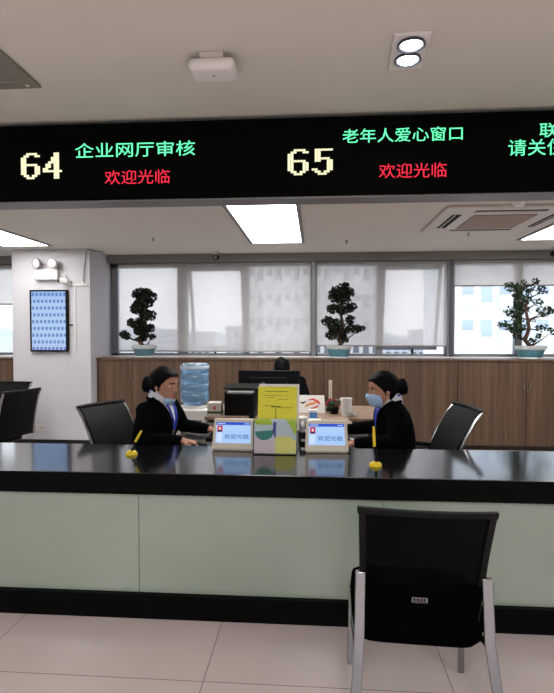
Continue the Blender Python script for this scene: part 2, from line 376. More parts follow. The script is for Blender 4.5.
def blind(x0, x1, zb, m, label):
    t = thing('roller_blind', label, 'blind', ((x0 + x1) / 2, YB - .02, HZ), 'roller blinds on the windows')
    build('fabric', MB().box(x0, x1, YB - .0205, YB - .0195, zb + .015, HZ), m, t, smooth=0)
    build('bottom_rail', MB().box(x0, x1, YB - .028, YB - .012, zb, zb + .02), M['rail'], t, bevel=.004)
    build('roller', MB().tube([(x0, YB - .02, HZ - .022), (x1, YB - .02, HZ - .022)], .022, 14), M['rail'], t)
blind(-2.72, -.06, 1.20, M['blind'], 'wide sheer roller blind drawn down to the sill beside the pillar')
blind(.02, 1.745, 1.279, M['blind'], 'sheer roller blind ending just above the sill, behind the middle bonsai')
blind(1.83, 3.55, 2.074, M['blind_c'], 'roller blind only a quarter lowered, white flats showing below it')
blind(-5.17, -3.91, 1.854, M['blind'], 'roller blind half lowered on the window left of the pillar')

# ------------------------------------------------------------------ outside
GZ = -16
structure('ground', MB().box(-900, 900, 12, 1500, GZ - 1, GZ), M['ground'], smooth=0)
structure('hills', MB().loft([[(-900 + 60 * i, 1100, GZ) for i in range(31)], [(-900 + 60 * i, 1150, GZ + 14 + 8 * sin(i * .9) + 5 * sin(i * 2.3 + 1)) for i in range(31)], [(-900 + 60 * i, 1300, GZ) for i in range(31)]], cap=False, closed=False), M['hill'])
def building(label, x0, x1, y0, y1, h, m, wm, nx, nz, zlo, zhi, bal=None, group=None):
    t = thing('apartment_building', label, 'building', ((x0 + x1) / 2, y0, GZ), group)
    build('wall', MB().box(x0, x1, y0, y1, GZ, h), m, t, smooth=0)
    if h < 40: build('roof', MB().box(x0 - .3, x1 + .3, y0 - .3, y1 + .3, h, h + .8), m, t, smooth=0)
    first = None; bfirst = None; dx = (x1 - x0) / nx; dz = (zhi - zlo) / nz
    for i in range(nx):
        for k in range(nz):
            cx = x0 + dx * (i + .5); cz = zlo + dz * (k + .5)
            if bal and i % 2 == 0:
                if bfirst is None:
                    bm = MB().box(-dx * .48, dx * .48, -1.1, 0, -dz * .42, -dz * .36).box(-dx * .48, dx * .48, -1.1, -1.0, -dz * .36, -dz * .04)
                    bm.box(-dx * .48, -dx * .44, -1.1, 0, -dz * .36, -dz * .04).box(dx * .44, dx * .48, -1.1, 0, -dz * .36, -dz * .04)
                    bfirst = build('balcony', bm, m, t, local=True, smooth=0); c = bfirst
                else: c = bfirst.copy(); COL.objects.link(c)
                c.location = Vector((cx, y0, cz)) - base_of(t)
            if first is None:
                wmb = MB().box(-dx * .30, dx * .30, -.06, 0, -dz * .22, dz * .26)
                first = build('window', wmb, wm, t, local=True, smooth=0); c = first
            else: c = first.copy(); COL.objects.link(c)
            c.location = Vector((cx, y0, cz)) - base_of(t)
    return t
# tall tower behind the middle of the window row
building('pale tower block behind the blinds beside the water bottle', -9.2, -.6, 70, 82, 34, M['bld_beige'], M['bld_win'], 7, 10, -6, 27, True)
building('pale tower block with balconies behind the middle bonsai', -.3, 8.2, 66, 78, 36, M['bld_beige'], M['bld_win'], 7, 10, -6, 26, True)
building('white block of flats with balconies outside the uncovered right window', 10.2, 27, 38, 50, 26, M['bld_white'], M['bld_win2'], 13, 8, -4.5, 15, True)
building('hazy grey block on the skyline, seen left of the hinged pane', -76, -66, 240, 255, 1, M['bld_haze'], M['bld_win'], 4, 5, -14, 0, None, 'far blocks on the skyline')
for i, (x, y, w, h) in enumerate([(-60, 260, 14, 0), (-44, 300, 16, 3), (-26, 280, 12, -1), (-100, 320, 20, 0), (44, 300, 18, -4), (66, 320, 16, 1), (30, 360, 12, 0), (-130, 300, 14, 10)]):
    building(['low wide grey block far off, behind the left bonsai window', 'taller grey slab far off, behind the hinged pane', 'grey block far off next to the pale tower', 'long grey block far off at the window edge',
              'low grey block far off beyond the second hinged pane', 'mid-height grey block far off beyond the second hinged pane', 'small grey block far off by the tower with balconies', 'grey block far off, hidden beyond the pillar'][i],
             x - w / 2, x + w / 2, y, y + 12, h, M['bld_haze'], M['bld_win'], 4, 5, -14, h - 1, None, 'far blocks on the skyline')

# ------------------------------------------------------------------ cabinets
CY, CT = 6.594, 1.139
def cabinet(x0, x1, split, label, hand=True):
    t = thing('storage_cabinet', label, 'cabinet', ((x0 + x1) / 2, CY, 0), 'low wooden cabinets under the windows')
    build('body', MB().box(x0 + .002, x1 - .002, CY + .02, YB - .015, .06, CT - .03), M['wood'], t, smooth=0)
    build('plinth', MB().box(x0 + .002, x1 - .002, CY + .05, YB - .03, 0, .06), M['plinth'], t, smooth=0)
    build('top', MB().box(x0, x1, CY - .012, YB - .01, CT - .03, CT), M['wood'], t, bevel=.003)
    xs = [x0 + .004] + [v for s_ in split for v in (s_ - .003, s_ + .003)] + [x1 - .004]
    for i in range(0, len(xs), 2):
        d = build('door', MB().box(xs[i], xs[i + 1], CY, CY + .019, .065, CT - .036), M['wood'], t, bevel=.0015)
        hx = xs[i + 1] - .03 if i == 0 else xs[i] + .03
        hm = MB().tube([(hx, CY, .85), (hx, CY - .02, .85), (hx, CY - .02, .785), (hx, CY, .785)], .0045, 8)
        build('handle', hm, M['steel'], d)
    return t
cabinet(-2.845, -1.55, [-2.376], 'wooden storage cabinet beside the pillar, under the left bonsai')
cabinet(-1.55, .106, [-.722], 'wooden storage cabinet behind the water bottle and monitor')
cabinet(.106, 1.771, [.934], 'wooden storage cabinet under the middle bonsai, behind the masked woman facing left')
cabinet(1.771, 3.43, [2.60], 'wooden storage cabinet under the right bonsai and unshaded window')
cabinet(-5.19, -3.89, [-4.54], 'wooden storage cabinet left of the pillar')

# ------------------------------------------------------------------ bonsai trees
def bonsai(loc, px, base, clumps, trunk, label, glaze, potw, leafm, nleaf, seed):
    rnd = random.Random(seed); t = thing('potted_bonsai', label, 'bonsai', loc, 'bonsai trees on the window cabinets')
    w = potw / 2; X, Y, Z = loc
    pot = MB().lathe((X, Y, Z), [(w * .62, 0), (w * .66, .012), (w * .70, .02), (w * .90, .11), (w * .985, .142), (w * .94, .158), (w * .86, .156), (w * .80, .13)], 32, 0, 1, .72)
    p = build('pot', pot, glaze, t)
    build('pot_rim', MB().lathe((X, Y, Z), [(w * .925, .112), (w * .985, .120), (w * 1.02, .160), (w * .9, .162)], 32, 0, 1, .72, cap=False), M['potrim'], p)
    build('pot_foot', MB().lathe((X, Y, Z), [(w * .72, 0), (w * .74, .004), (w * .72, .018)], 32, 0, 1, .72), M['potrim'], p)
    build('soil', MB().lathe((X, Y, Z), [(w * .84, .12), (w * .84, .140), (w * .4, .152), (.002, .156)], 28, 0, 1, .72), M['soil'], t)
    wp = lambda q, dy=0: Vector((X + (q[0] - base[0]) * px, Y + dy, Z + (base[1] - q[1]) * px))
    tp = [wp(q) for q in trunk]; n = len(tp); tr = MB()
    tr.tube(tp, [.031 * (1 - .75 * i / (n - 1)) for i in range(n)], 10)
    lv = MB()
    for (cx, cy, rx, ry) in clumps:
        c = wp((cx, cy), rnd.uniform(-.07, .07)); near = min(tp, key=lambda q: (q - c).length + max(0, q.z - c.z) * 2)
        mid = (near + c) / 2 + Vector((rnd.uniform(-.01, .01), rnd.uniform(-.02, .02), -.015))
        tr.tube([near, mid, c], [.011, .008, .004], 7)
        RX, RZ = rx * px, ry * px; RY = max(.05, (RX + RZ) * .5)
        for _ in range(int(2.6 * nleaf * rx * ry / 2000)):
            while True:
                q = Vector((rnd.uniform(-1, 1), rnd.uniform(-1, 1), rnd.uniform(-1, 1)))
                if q.length < 1: break
            pnt = c + Vector((q.x * RX, q.y * RY, q.z * RZ)); a = Vector((rnd.gauss(0, 1), rnd.gauss(0, 1), rnd.gauss(.3, .8))).normalized()
            b = a.cross(Vector((rnd.gauss(0, 1), rnd.gauss(0, 1), rnd.gauss(0, 1)))).normalized(); k = a.cross(b) * .004
            l = rnd.uniform(.016, .027); wd = l * .62
            lv.add([pnt - a * l, pnt + b * wd + k, pnt + a * l, pnt - b * wd + k], [(0, 1, 2, 3)], 0)
    build('trunk', tr, M['bark'], t); build('foliage', lv, leafm, t, smooth=0)
    return t
A_ = [(300, 105, 100, 48), (245, 120, 58, 36), (360, 140, 68, 50), (300, 185, 90, 52), (205, 220, 48, 42), (240, 255, 65, 35), (350, 300, 60, 48), (285, 285, 50, 60), (200, 365, 55, 42), (260, 350, 50, 42),
      (340, 412, 48, 40), (240, 430, 60, 45), (95, 465, 34, 34), (150, 480, 40, 33), (290, 470, 50, 45), (370, 487, 36, 26), (300, 400, 40, 50), (255, 510, 55, 22)]
B_ = [(265, 105, 92, 78), (220, 130, 62, 62), (305, 55, 35, 36), (330, 110, 52, 45), (280, 170, 72, 42), (200, 245, 62, 45), (290, 250, 78, 50), (360, 230, 46, 40), (150, 350, 52, 42), (215, 385, 72, 60),
      (345, 340, 40, 48), (370, 420, 76, 42), (435, 415, 46, 32), (190, 470, 52, 45), (270, 450, 70, 60), (285, 515, 58, 30)]
C_ = [(180, 115, 62, 40), (225, 150, 50, 55), (245, 230, 45, 70), (240, 330, 50, 80), (240, 430, 58, 60), (170, 310, 36, 40), (135, 420, 60, 42), (200, 455, 55, 38), (300, 110, 42, 48), (390, 80, 30, 28),
      (340, 130, 38, 38), (430, 140, 50, 33), (315, 200, 36, 48), (310, 285, 36, 58), (390, 240, 46, 28), (430, 310, 60, 50), (495, 308, 32, 24), (355, 385, 30, 22), (450, 445, 60, 34), (505, 470, 34, 28),
      (400, 505, 26, 22), (260, 510, 50, 30), (345, 540, 60, 16)]
bonsai((-2.275, 6.80, CT), .001506, (295, 668), A_, [(295, 580), (250, 530), (280, 470), (320, 400), (290, 330), (310, 250), (290, 170), (300, 100)],
       'bonsai in a blue pot beside the pillar, one low branch reaching left', M['glaze'], .34, M['bonsai'], 50, 1)
bonsai((.315, 6.80, CT), .001506, (255, 668), B_, [(255, 580), (275, 530), (240, 470), (290, 390), (270, 310), (285, 240), (260, 170), (270, 90)],
       'dense bonsai in a turquoise pot in front of the middle window', M['turq'], .335, M['bonsai'], 50, 2)
bonsai((2.725, 6.80, CT), .0016, (345, 685), C_, [(345, 590), (300, 540), (330, 450), (320, 380), (300, 290), (320, 210), (260, 170), (300, 110)],
       'airy bonsai in a turquoise pot against the bright unshaded window', M['turq'], .385, M['bonsai_bright'], 24, 3)
D_ = [(x - 120, y, a, b) for x, y, a, b in A_[:12]] + [(430, 360, 60, 36), (480, 350, 45, 30), (390, 380, 50, 34)]
bonsai((-4.85, 6.80, CT), .001506, (295, 668), D_, [(295, 580), (250, 530), (260, 470), (250, 400), (200, 330), (190, 250), (180, 170), (180, 100)],
       'bonsai left of the pillar, only a branch tip in view', M['turq'], .34, M['bonsai'], 50, 4)

# ------------------------------------------------------------------ ceiling fittings
def ceiling_panel(cx, label):
    y0, y1 = 3.72, 6.12
    t = thing('ceiling_light', label, 'ceiling light', (cx, (y0 + y1) / 2, ZC), 'long ceiling light panels')
    fr = MB().box(cx - .32, cx - .285, y0 - .035, y1 + .02, ZC - .012, ZC).box(cx + .285, cx + .32, y0 - .035, y1 + .02, ZC - .012, ZC)
    fr.box(cx - .285, cx + .285, y0 - .035, y0, ZC - .012, ZC).box(cx - .285, cx + .285, y1 - .0, y1 + .02, ZC - .012, ZC)
    build('frame', fr, M['grey'], t, smooth=0)
    build('diffuser', MB().box(cx - .285, cx + .285, y0, y1, ZC - .006, ZC - .001), M['panel'], t, smooth=0)
ceiling_panel(-3.505, 'bright ceiling light panel over the pillar with the screen')
ceiling_panel(-.445, 'bright ceiling light panel in the middle, above the desks')
ceiling_panel(2.605, 'bright ceiling light panel beside the air conditioner')

t = thing('downlight', 'twin square downlight in the ceiling in front of the display board', 'downlight', (.342, 1.976, ZC))
Rz = Matrix.Rotation(radians(-3), 3, 'Z')
build('housing', MB().obox((.342, 1.976, ZC - .006), .13, .245, .012, Rz), M['white'], t, bevel=.003)
for dy in (-.052, .052):
    c = Vector((.342, 1.965, ZC + .008)) + Rz @ Vector((0, dy, 0))
    l = build('lamp', MB().lathe((c.x, c.y, ZC - .02), [(.048, .012), (.050, -.001), (.045, -.003), (.036, .004)], 28, cap=False), M['alu_dark'], t)
    build('lens', MB().lathe((c.x, c.y, ZC - .02), [(.037, .003), (.030, -.002), (.002, -.004)], 28), M['spot'], l)

t = thing('wifi_access_point', 'rounded white access point on the ceiling above the left display text', 'access point', (-.405, 2.055, ZC))
build('mount_plate', MB().box(-.43, -.34, 1.93, 2.03, ZC - .022, ZC), M['offwhite'], t, bevel=.004)
build('body', MB().box(-.474, -.298, 1.92, 2.045, ZC - .066, ZC - .020), M['white'], t, bevel=.022, seg=5)
build('indicator', MB().lathe((-.385, 1.98, ZC - .068), [(.005, 0), (.005, .003)], 10), M['grey'], t)

t = thing('ceiling_vent', 'square grey ceiling hatch panel at the picture edge, before the display board', 'ceiling vent', (-1.45, 1.85, ZC))
fr = MB().box(-1.75, -1.69, 1.548, 2.147, ZC - .012, ZC).box(-1.211, -1.151, 1.548, 2.147, ZC - .012, ZC).box(-1.69, -1.211, 1.548, 1.608, ZC - .012, ZC).box(-1.69, -1.211, 2.087, 2.147, ZC - .012, ZC)
build('frame', fr, M['vent'], t, bevel=.003)
build('panel', MB().box(-1.69, -1.211, 1.608, 2.087, ZC - .005, ZC - .001), M['vent'], t)
for sx_, sy_ in ((-1.195, 2.115), (-1.195, 1.58)):
    build('screw', MB().lathe((sx_, sy_, ZC - .016), [(.008, 0), (.008, .005)], 10), M['offwhite'], t)

# air conditioner cassette
ax0, ax1, ay0, ay1 = 1.09, 2.20, 4.42, 5.50
t = thing('air_conditioner', 'white ceiling cassette air conditioner with a beige square grille', 'air conditioner', ((ax0 + ax1) / 2, (ay0 + ay1) / 2, ZC))
build('cover', MB().box(ax0, ax1, ay0, ay1, ZC - .028, ZC), M['offwhite'], t, bevel=.015, seg=3)
build('grille', MB().box(ax0 + .29, ax1 - .28, ay0 + .26, ay1 - .22, ZC - .036, ZC - .026), M['acgrille'], t, bevel=.004)
for a in ((ax0 + .10, ax0 + .18, ay0 + .24, ay1 - .26), (ax1 - .15, ax1 - .09, ay0 + .26, ay1 - .26), (ax0 + .26, ax1 - .26, ay0 + .09, ay0 + .15), (ax0 + .26, ax1 - .26, ay1 - .15, ay1 - .09)):
    s_ = build('outlet_slot', MB().box(*a, ZC - .031, ZC - .027), M['blackm'], t, smooth=0)
    w_, h_ = a[1] - a[0], a[3] - a[2]
    if w_ < h_: fl = MB().box(a[0] + .022, a[0] + .030, a[2], a[3], ZC - .036, ZC - .03)
    else: fl = MB().box(a[0], a[1], a[2] + .022, a[2] + .030, ZC - .036, ZC - .03)
    build('flap', fl, M['offwhite'], s_, smooth=0)

def small_ceiling(name, label, cat, x, y, prof, m, group=None):
    return tag(build(name, MB().lathe((x, y, ZC), prof, 20), m, origin=(x, y, ZC)), label, cat, group)
small_ceiling('smoke_detector', 'round white smoke detector near the air conditioner', 'smoke detector', 1.585, 4.22, [(.055, 0), (.055, -.018), (.045, -.045), (.03, -.062), (.002, -.063)], M['white'])
small_ceiling('sprinkler', 'small sprinkler head on the ceiling, above the left bonsai', 'sprinkler', -1.81, 5.74, [(.022, 0), (.022, -.004), (.009, -.006), (.008, -.03), (.02, -.034), (.02, -.037), (.002, -.038)], M['steel'], 'ceiling sprinkler heads')
small_ceiling('sprinkler', 'small sprinkler head on the ceiling, just behind the air conditioner', 'sprinkler', 1.62, 5.68, [(.022, 0), (.022, -.004), (.009, -.006), (.008, -.03), (.02, -.034), (.02, -.037), (.002, -.038)], M['steel'], 'ceiling sprinkler heads')
small_ceiling('sprinkler', 'small sprinkler head on the ceiling, above the middle bonsai', 'sprinkler', .36, 6.05, [(.022, 0), (.022, -.004), (.009, -.006), (.008, -.03), (.02, -.034), (.02, -.037), (.002, -.038)], M['steel'], 'ceiling sprinkler heads')
def bullet_cam(x, y, label):
    t = thing('security_camera', label, 'security camera', (x, y, ZC), 'security cameras by the windows')
    build('mount', MB().lathe((x, y, ZC), [(.035, 0), (.035, -.012), (.014, -.016), (.012, -.06)], 16), M['white'], t)
    b = build('body', MB().tube([(x, y + .06, ZC - .07), (x, y - .06, ZC - .09)], .034, 16), M['black'], t)
    build('lens', MB().tube([(x, y - .06, ZC - .09), (x, y - .072, ZC - .092)], [.024, .02], 14), M['grey'], b)
bullet_cam(-1.29, 6.75, 'small black ceiling camera above the window frame, over the water bottle')
bullet_cam(2.98, 6.75, 'small black ceiling camera above the right bonsai')

# ------------------------------------------------------------------ pillar fittings
PY = 6.43
t = thing('queue_screen', 'portrait wall screen with rows of blue text on the white pillar', 'screen', (-3.377, PY, 1.22))
build('housing', MB().box(-3.625, -3.128, PY - .045, PY, 1.224, 2.01), M['black'], t, bevel=.004)
build('display', MB().box(-3.60, -3.153, PY - .047, PY - .044, 1.246, 1.988), M['tvscreen'], t, smooth=0)
build('cable_plug', MB().tube([(-3.125, PY - .02, 1.565), (-3.07, PY - .02, 1.565)], .008, 8), M['black'], t)

t = thing('emergency_light', 'white twin-head emergency light above the wall screen', 'emergency light', (-3.40, PY, 2.135))
build('body', MB().box(-3.546, -3.246, PY - .07, PY, 2.135, 2.27), M['white'], t, bevel=.012, seg=3)
build('status_label', MB().box(-3.53, -3.49, PY - .072, PY - .069, 2.215, 2.225), M['grey'], t, smooth=0)
for hx, sgn in ((-3.475, -1), (-3.30, 1)):
    h = build('lamp_head', MB().tube([(hx, PY - .03, 2.335), (hx + .012 * sgn, PY - .085, 2.34), (hx + .02 * sgn, PY - .12, 2.335)], [.03, .058, .062], 20), M['grey'], t)
    build('lens', MB().tube([(hx + .02 * sgn, PY - .12, 2.335), (hx + .022 * sgn, PY - .126, 2.334)], [.054, .04], 20), M['white'], h)
    build('bracket', MB().tube([(hx, PY - .04, 2.265), (hx, PY - .04, 2.335)], .012, 8), M['white'], h)

t = thing('wall_camera', 'small white camera with a dark lens on the pillar, beside the wall screen', 'security camera', (-3.16, PY, 2.10))
build('mount', MB().box(-3.14, -3.09, PY - .04, PY, 2.085, 2.13), M['white'], t, bevel=.006)
build('body', MB().tube([(-3.12, PY - .05, 2.11), (-3.20, PY - .10, 2.12)], .032, 14), M['white'], t)
build('lens', MB().tube([(-3.20, PY - .10, 2.12), (-3.214, PY - .108, 2.1215)], .025, 14), M['black'], t)
build('antenna', MB().tube([(-3.13, PY - .03, 2.13), (-3.16, PY - .03, 2.20)], .005, 8), M['grey'], t)
tag(build('conduit', MB().box(-3.15, -2.875, PY - .022, PY, 2.062, 2.084).box(-2.955, -2.90, PY - .03, PY, 2.085, 2.105), M['white'], bevel=.004, origin=(-3.0, PY, 2.07)), 'white horizontal cable trunking on the pillar beside the small camera', 'conduit')
tag(build('cable_trunking', MB().box(-3.052, -3.036, PY - .012, PY, 1.22, 2.06), M['white'], bevel=.003, origin=(-3.044, PY, 1.22)), 'thin vertical white cable trunking right of the wall screen', 'conduit')
tag(build('cable', MB().tube([(-2.93, PY - .012, 2.10), (-2.92, PY - .014, 2.25), (-2.90, PY - .014, 2.40), (-2.885, PY - .014, 2.49), (-2.85, PY - .02, 2.518), (-2.80, PY + .05, 2.505), (-2.76, PY + .2, 2.52)], .006, 8), M['grey'], origin=(-2.93, PY, 2.1)), 'thin dark cable running up the pillar edge to the ceiling', 'cable')
for i, ox in enumerate((-3.60, -3.50)):
    t = thing('wall_socket', ['white wall socket low on the pillar, nearer the left chairs', 'white wall socket low on the pillar, nearer the window'][i], 'socket', (ox, PY, .20), 'wall sockets on the pillar')
    build('plate', MB().box(ox - .042, ox + .042, PY - .01, PY, .20, .284), M['offwhite'], t, bevel=.004)
    build('slots', MB().box(ox - .012, ox - .004, PY - .011, PY - .009, .235, .252).box(ox + .004, ox + .012, PY - .011, PY - .009, .235, .252), M['blackm'], t, smooth=0)

# ------------------------------------------------------------------ LED board
LY, LZ0, LZ1 = 2.503, 2.131, 2.506
t = thing('led_display_board', 'long black hanging display board with lit counter numbers and green and red text', 'display board', (0, LY, LZ0))
build('housing', MB().box(-2.9, 2.9, LY + .004, LY + .13, LZ0 + .006, LZ1), M['led_black'], t, bevel=.004)
build('bezel', MB().box(-2.9, 2.9, LY - .004, LY + .012, LZ0 + .006, LZ0 + .022).box(-2.9, 2.9, LY - .004, LY + .012, LZ1 - .02, LZ1), M['led_black'], t, smooth=0)
build('bottom_rail', MB().box(-2.9, 2.9, LY + .004, LY + .13, LZ0 - .002, LZ0 + .006), M['led_frame'], t, smooth=0)
for hx in (-2.2, -.75, .75, 2.2):
    build('hanger', MB().tube([(hx, LY + .07, LZ1 - .01), (hx, LY + .07, ZC)], .012, 8), M['led_frame'], t)
ty = LY + .002
DIG = {'6': ('..####.', '.##..##', '##.....', '##.....', '##.....', '######.', '##...##', '##...##', '##...##', '##...##', '.##.##.', '..###..'),
       '4': ('....##.', '....##.', '...###.', '...###.', '..####.', '.##.##.', '.##.##.', '##..##.', '#######', '....##.', '....##.', '....##.'),
       '5': ('.######', '.##....', '.##....', '.##....', '.#####.', '.##..##', '.....##', '.....##', '.....##', '##...##', '.##.##.', '..###..')}
def number(body, x0, x1, z0, z1):
    mb = MB(); px = (x1 - x0) / 15; pz = (z1 - z0) / 12
    for k, ch in enumerate(body):
        for rr_, row in enumerate(DIG[ch]):
            for cc, on in enumerate(row):
                if on == '#':
                    a = x0 + (k * 8 + cc) * px; b = z1 - rr_ * pz
                    mb.box(a, a + px * .93, ty - .001, ty, b - pz * .90, b)
    o = build('number_text', mb, M['led_yellow'], t, smooth=0); o['label'] = 'warm white number ' + body
number('64', -1.455, -1.245, 2.246, 2.374)
number('65', -.132, .083, 2.237, 2.360)
text_part('green_text', '企业网厅审核', -1.178, -.580, 2.344, 2.416, ty, M['led_green'], t, 'green text line')
text_part('red_text', '欢迎光临', -1.030, -.705, 2.213, 2.281, ty, M['led_red'], t, 'red text line')
text_part('green_text', '老年人爱心窗口', .128, .683, 2.383, 2.449, ty, M['led_green'], t, 'green text line')
text_part('red_text', '欢迎光临', .299, .612, 2.215, 2.283, ty, M['led_red'], t, 'red text line')
text_part('green_text', '联办', 1.028, 1.20, 2.386, 2.452, ty, M['led_green'], t, 'green text line')
text_part('green_text', '请关住', .890, 1.145, 2.305, 2.380, ty, M['led_green'], t, 'green text line')

# ------------------------------------------------------------------ counter
KX0, KX1 = -3.9, 3.9
t = thing('service_counter', 'long service counter with a black stone top and pale green glass front', 'counter', (0, 2.9, 0))
build('worktop', MB().box(KX0, KX1, 2.594, 3.24, .742, .765), M['granite'], t, bevel=.004)
build('front_fascia', MB().box(KX0, KX1, 2.586, 2.594, .655, .7635).box(KX0, KX1, 2.594, 2.64, .655, .742), M['granite_face'], t, bevel=.003)
build('carcass', MB().box(KX0 + .02, KX1 - .02, 2.66, 3.18, .12, .742), M['plinth'], t, smooth=0)
build('kickboard', MB().box(KX0, KX1, 2.600, 3.14, 0, .125), M['kick'], t, smooth=0)
sx0 = -.917
edges = [KX0] + [sx0 + 1.261 * i for i in range(-2, 4)] + [KX1]
for a, b in zip(edges, edges[1:]):
    if b - a > .02: build('glass_panel', MB().box(a + .0015, b - .0015, 2.63, 2.66, .125, .655), M['greenglass'], t, bevel=.001)
for e in edges[1:-1]:
    build('seam_strip', MB().box(e - .003, e + .003, 2.634, 2.66, .125, .655), M['seam'], t, smooth=0)

# ------------------------------------------------------------------ desks behind the counter
def desk(x0, x1, y0, y1, z, label, topm):
    t = thing('office_desk', label, 'desk', ((x0 + x1) / 2, (y0 + y1) / 2, 0))
    build('desktop', MB().box(x0, x1, y0, y1, z - .028, z), topm, t, bevel=.004)
    for lx in (x0 + .03, x1 - .05):
        build('side_panel', MB().box(lx, lx + .02, y0 + .03, y1 - .03, 0, z - .028), M['plinth'], t, smooth=0)
    build('front_panel', MB().box(x0 + .05, x1 - .05, y0 + .02, y0 + .038, .12, z - .028), M['plinth'], t, smooth=0)
    return t
DZ, BZ = .715, .745
desk(-.97, .40, 3.27, 4.34, DZ, 'dark office desk shared by the two seated women behind the counter', M['plinth'])
desk(-.96, .68, 4.45, 5.22, BZ, 'brown office desk at the back with printer, monitor and paper cup', M['woodtop'])

# ------------------------------------------------------------------ things on the counter
CZ = .765
def tablet(cx, cy, yaw, label, text):
    """a small tilted counter display: white wedge with a lit screen"""
    w, h, dep = .262, .185, .11
    t = thing('counter_display', label, 'display', (cx, cy, CZ), 'counter displays')
    Rz = Matrix.Rotation(yaw, 3, 'Z'); lean = radians(17)
    def fp(u, v, d=0):      # a point on the tilted face: u across, v up, d out of the face (towards the visitor)
        tw = 1 - .06 * v / h
        return Vector((cx, cy, CZ + .006)) + Rz @ Vector((u * tw, v * sin(lean) - d * cos(lean), v * cos(lean) + d * sin(lean) * -1 + .0))
    def slab(u0, u1, v0, v1, d0, d1, mb=None, mi=0):
        mb = mb or MB(); vs = [fp(u, v, d) for d in (d1, d0) for u, v in ((u0, v0), (u1, v0), (u1, v1), (u0, v1))]
        return mb.add(vs, [(0, 1, 2, 3), (7, 6, 5, 4), (0, 4, 5, 1), (1, 5, 6, 2), (2, 6, 7, 3), (3, 7, 4, 0)], mi)
    build('casing', slab(-w / 2, w / 2, 0, h, -.018, 0), M['ivory'], t, bevel=.006, seg=3)
    ft = MB().add([Vector((cx, cy, CZ)) + Rz @ Vector(p) for p in [(-w * .47, .012, 0), (w * .47, .012, 0), (w * .42, dep, 0), (-w * .42, dep, 0), (-w * .40, .055, .13), (w * .40, .055, .13)]],
                  [(3, 2, 1, 0), (0, 1, 5, 4), (2, 3, 4, 5), (1, 2, 5), (3, 0, 4)])
    build('foot', ft, M['ivory'], t, smooth=0)
    a, b, c, d = -w * .425, w * .425, .040, .168
    sc = build('screen', slab(a, b, c, d, 0, .0012), M['scr'], t, smooth=0)
    build('header_bar', slab(a, b, d - .017, d, .0012, .0018), M['scr_bar'], sc, smooth=0)
    hm = MB()
    for i in range(7): slab(a + .008 + i * .0075, a + .0135 + i * .0075, d - .011, d - .005, .0018, .0022, hm)
    for i in range(4): slab(b - .04 + i * .0085, b - .034 + i * .0085, d - .011, d - .006, .0018, .0022, hm)
    build('header_marks', hm, M['scr_pale'], sc, smooth=0)
    p0 = a + .007
    ph = MB(); slab(p0, p0 + .034, d - .060, d - .021, .0012, .0017, ph, 0)
    slab(p0 + .009, p0 + .025, d - .046, d - .024, .0017, .0021, ph, 1); slab(p0 + .011, p0 + .023, d - .047, d - .029, .0021, .0024, ph, 2); slab(p0 + .004, p0 + .030, d - .060, d - .049, .0017, .0021, ph, 1)
    build('portrait', ph, [M['scr_red'], M['scr_dark'], M['scr_skin']], sc, smooth=0)
    pl = MB(); slab(p0, p0 + .034, c + .008, d - .064, .0012, .0016, pl)
    slab(p0 + .045, b - .006, d - .043, d - .041, .0012, .0016, pl); slab(p0 + .045, b - .006, d - .031, d - .0295, .0012, .0016, pl)
    build('text_panel', pl, M['scr_pale'], sc, smooth=0)
    text_part('screen_text', text, p0 + .048, b - .012, c + .026, c + .056, 0, M['scr_ink'], sc, None, .02, lambda q: fp(q.x, q.z, .0020))
    return t
tablet(-.5, 3.118, radians(-1), 'tilted white counter display with blue screen, beside the woman facing right', '欢迎光临')
tablet(.072, 3.105, radians(1), 'tilted white counter display with blue screen, beside the woman facing left', '欢迎光临')

# brochure holder with its papers
hx0, hx1, hy = -.366, -.104, 3.02
t = thing('brochure_holder', 'clear acrylic brochure holder standing between the two counter displays', 'brochure holder', ((hx0 + hx1) / 2, hy + .05, CZ))
lean = lambda z: hy + .035 + (z - CZ) * .16
def sheet(x0, x1, z0, z1, dy, th=.0015, mi=0, mb=None):
    mb = mb or MB(); y = [lean(z0) + dy, lean(z1) + dy]
    vs = [(x0, y[0], z0), (x1, y[0], z0), (x1, y[1], z1), (x0, y[1], z1), (x0, y[0] + th, z0), (x1, y[0] + th, z0), (x1, y[1] + th, z1), (x0, y[1] + th, z1)]
    return mb.add(vs, [(0, 1, 2, 3), (7, 6, 5, 4), (0, 4, 5, 1), (1, 5, 6, 2), (2, 6, 7, 3), (3, 7, 4, 0)], mi)
build('base', MB().box(hx0, hx1, hy, hy + .13, CZ, CZ + .004), M['acrylic'], t, smooth=0)
build('back_panel', sheet(hx0, hx1, CZ + .004, CZ + .37, .03, .003), M['acrylic'], t, smooth=0)
build('front_pocket', sheet(hx0, hx1, CZ + .004, CZ + .19, -.022, .003), M['acrylic'], t, smooth=0)
build('pocket_side', sheet(hx0, hx0 + .003, CZ + .004, CZ + .19, -.022, .05), M['acrylic'], t, smooth=0)
build('pocket_side', sheet(hx1 - .003, hx1, CZ + .004, CZ + .19, -.022, .05), M['acrylic'], t, smooth=0)
yl = tag(build('leaflet', sheet(-.342, -.108, .90, 1.158, .006, .004), M['yellow'], smooth=0, origin=(-.225, hy + .07, .9)), 'bright yellow leaflet with small dark print in the brochure holder', 'leaflet')
pm = MB()
sheet(-.30, -.16, 1.128, 1.131, .0045, .001, 0, pm); sheet(-.262, -.205, 1.036, 1.043, .0045, .001, 0, pm); sheet(-.236, -.232, .97, 1.03, .0045, .001, 0, pm)
for i, (a, b) in enumerate([(-.31, -.20), (-.29, -.24), (-.22, -.16), (-.30, -.25), (-.22, -.13)]): sheet(a, b, 1.105 - .012 * (i % 3) - .06 * (i // 3), 1.107 - .012 * (i % 3) - .06 * (i // 3), .0045, .001, 0, pm)
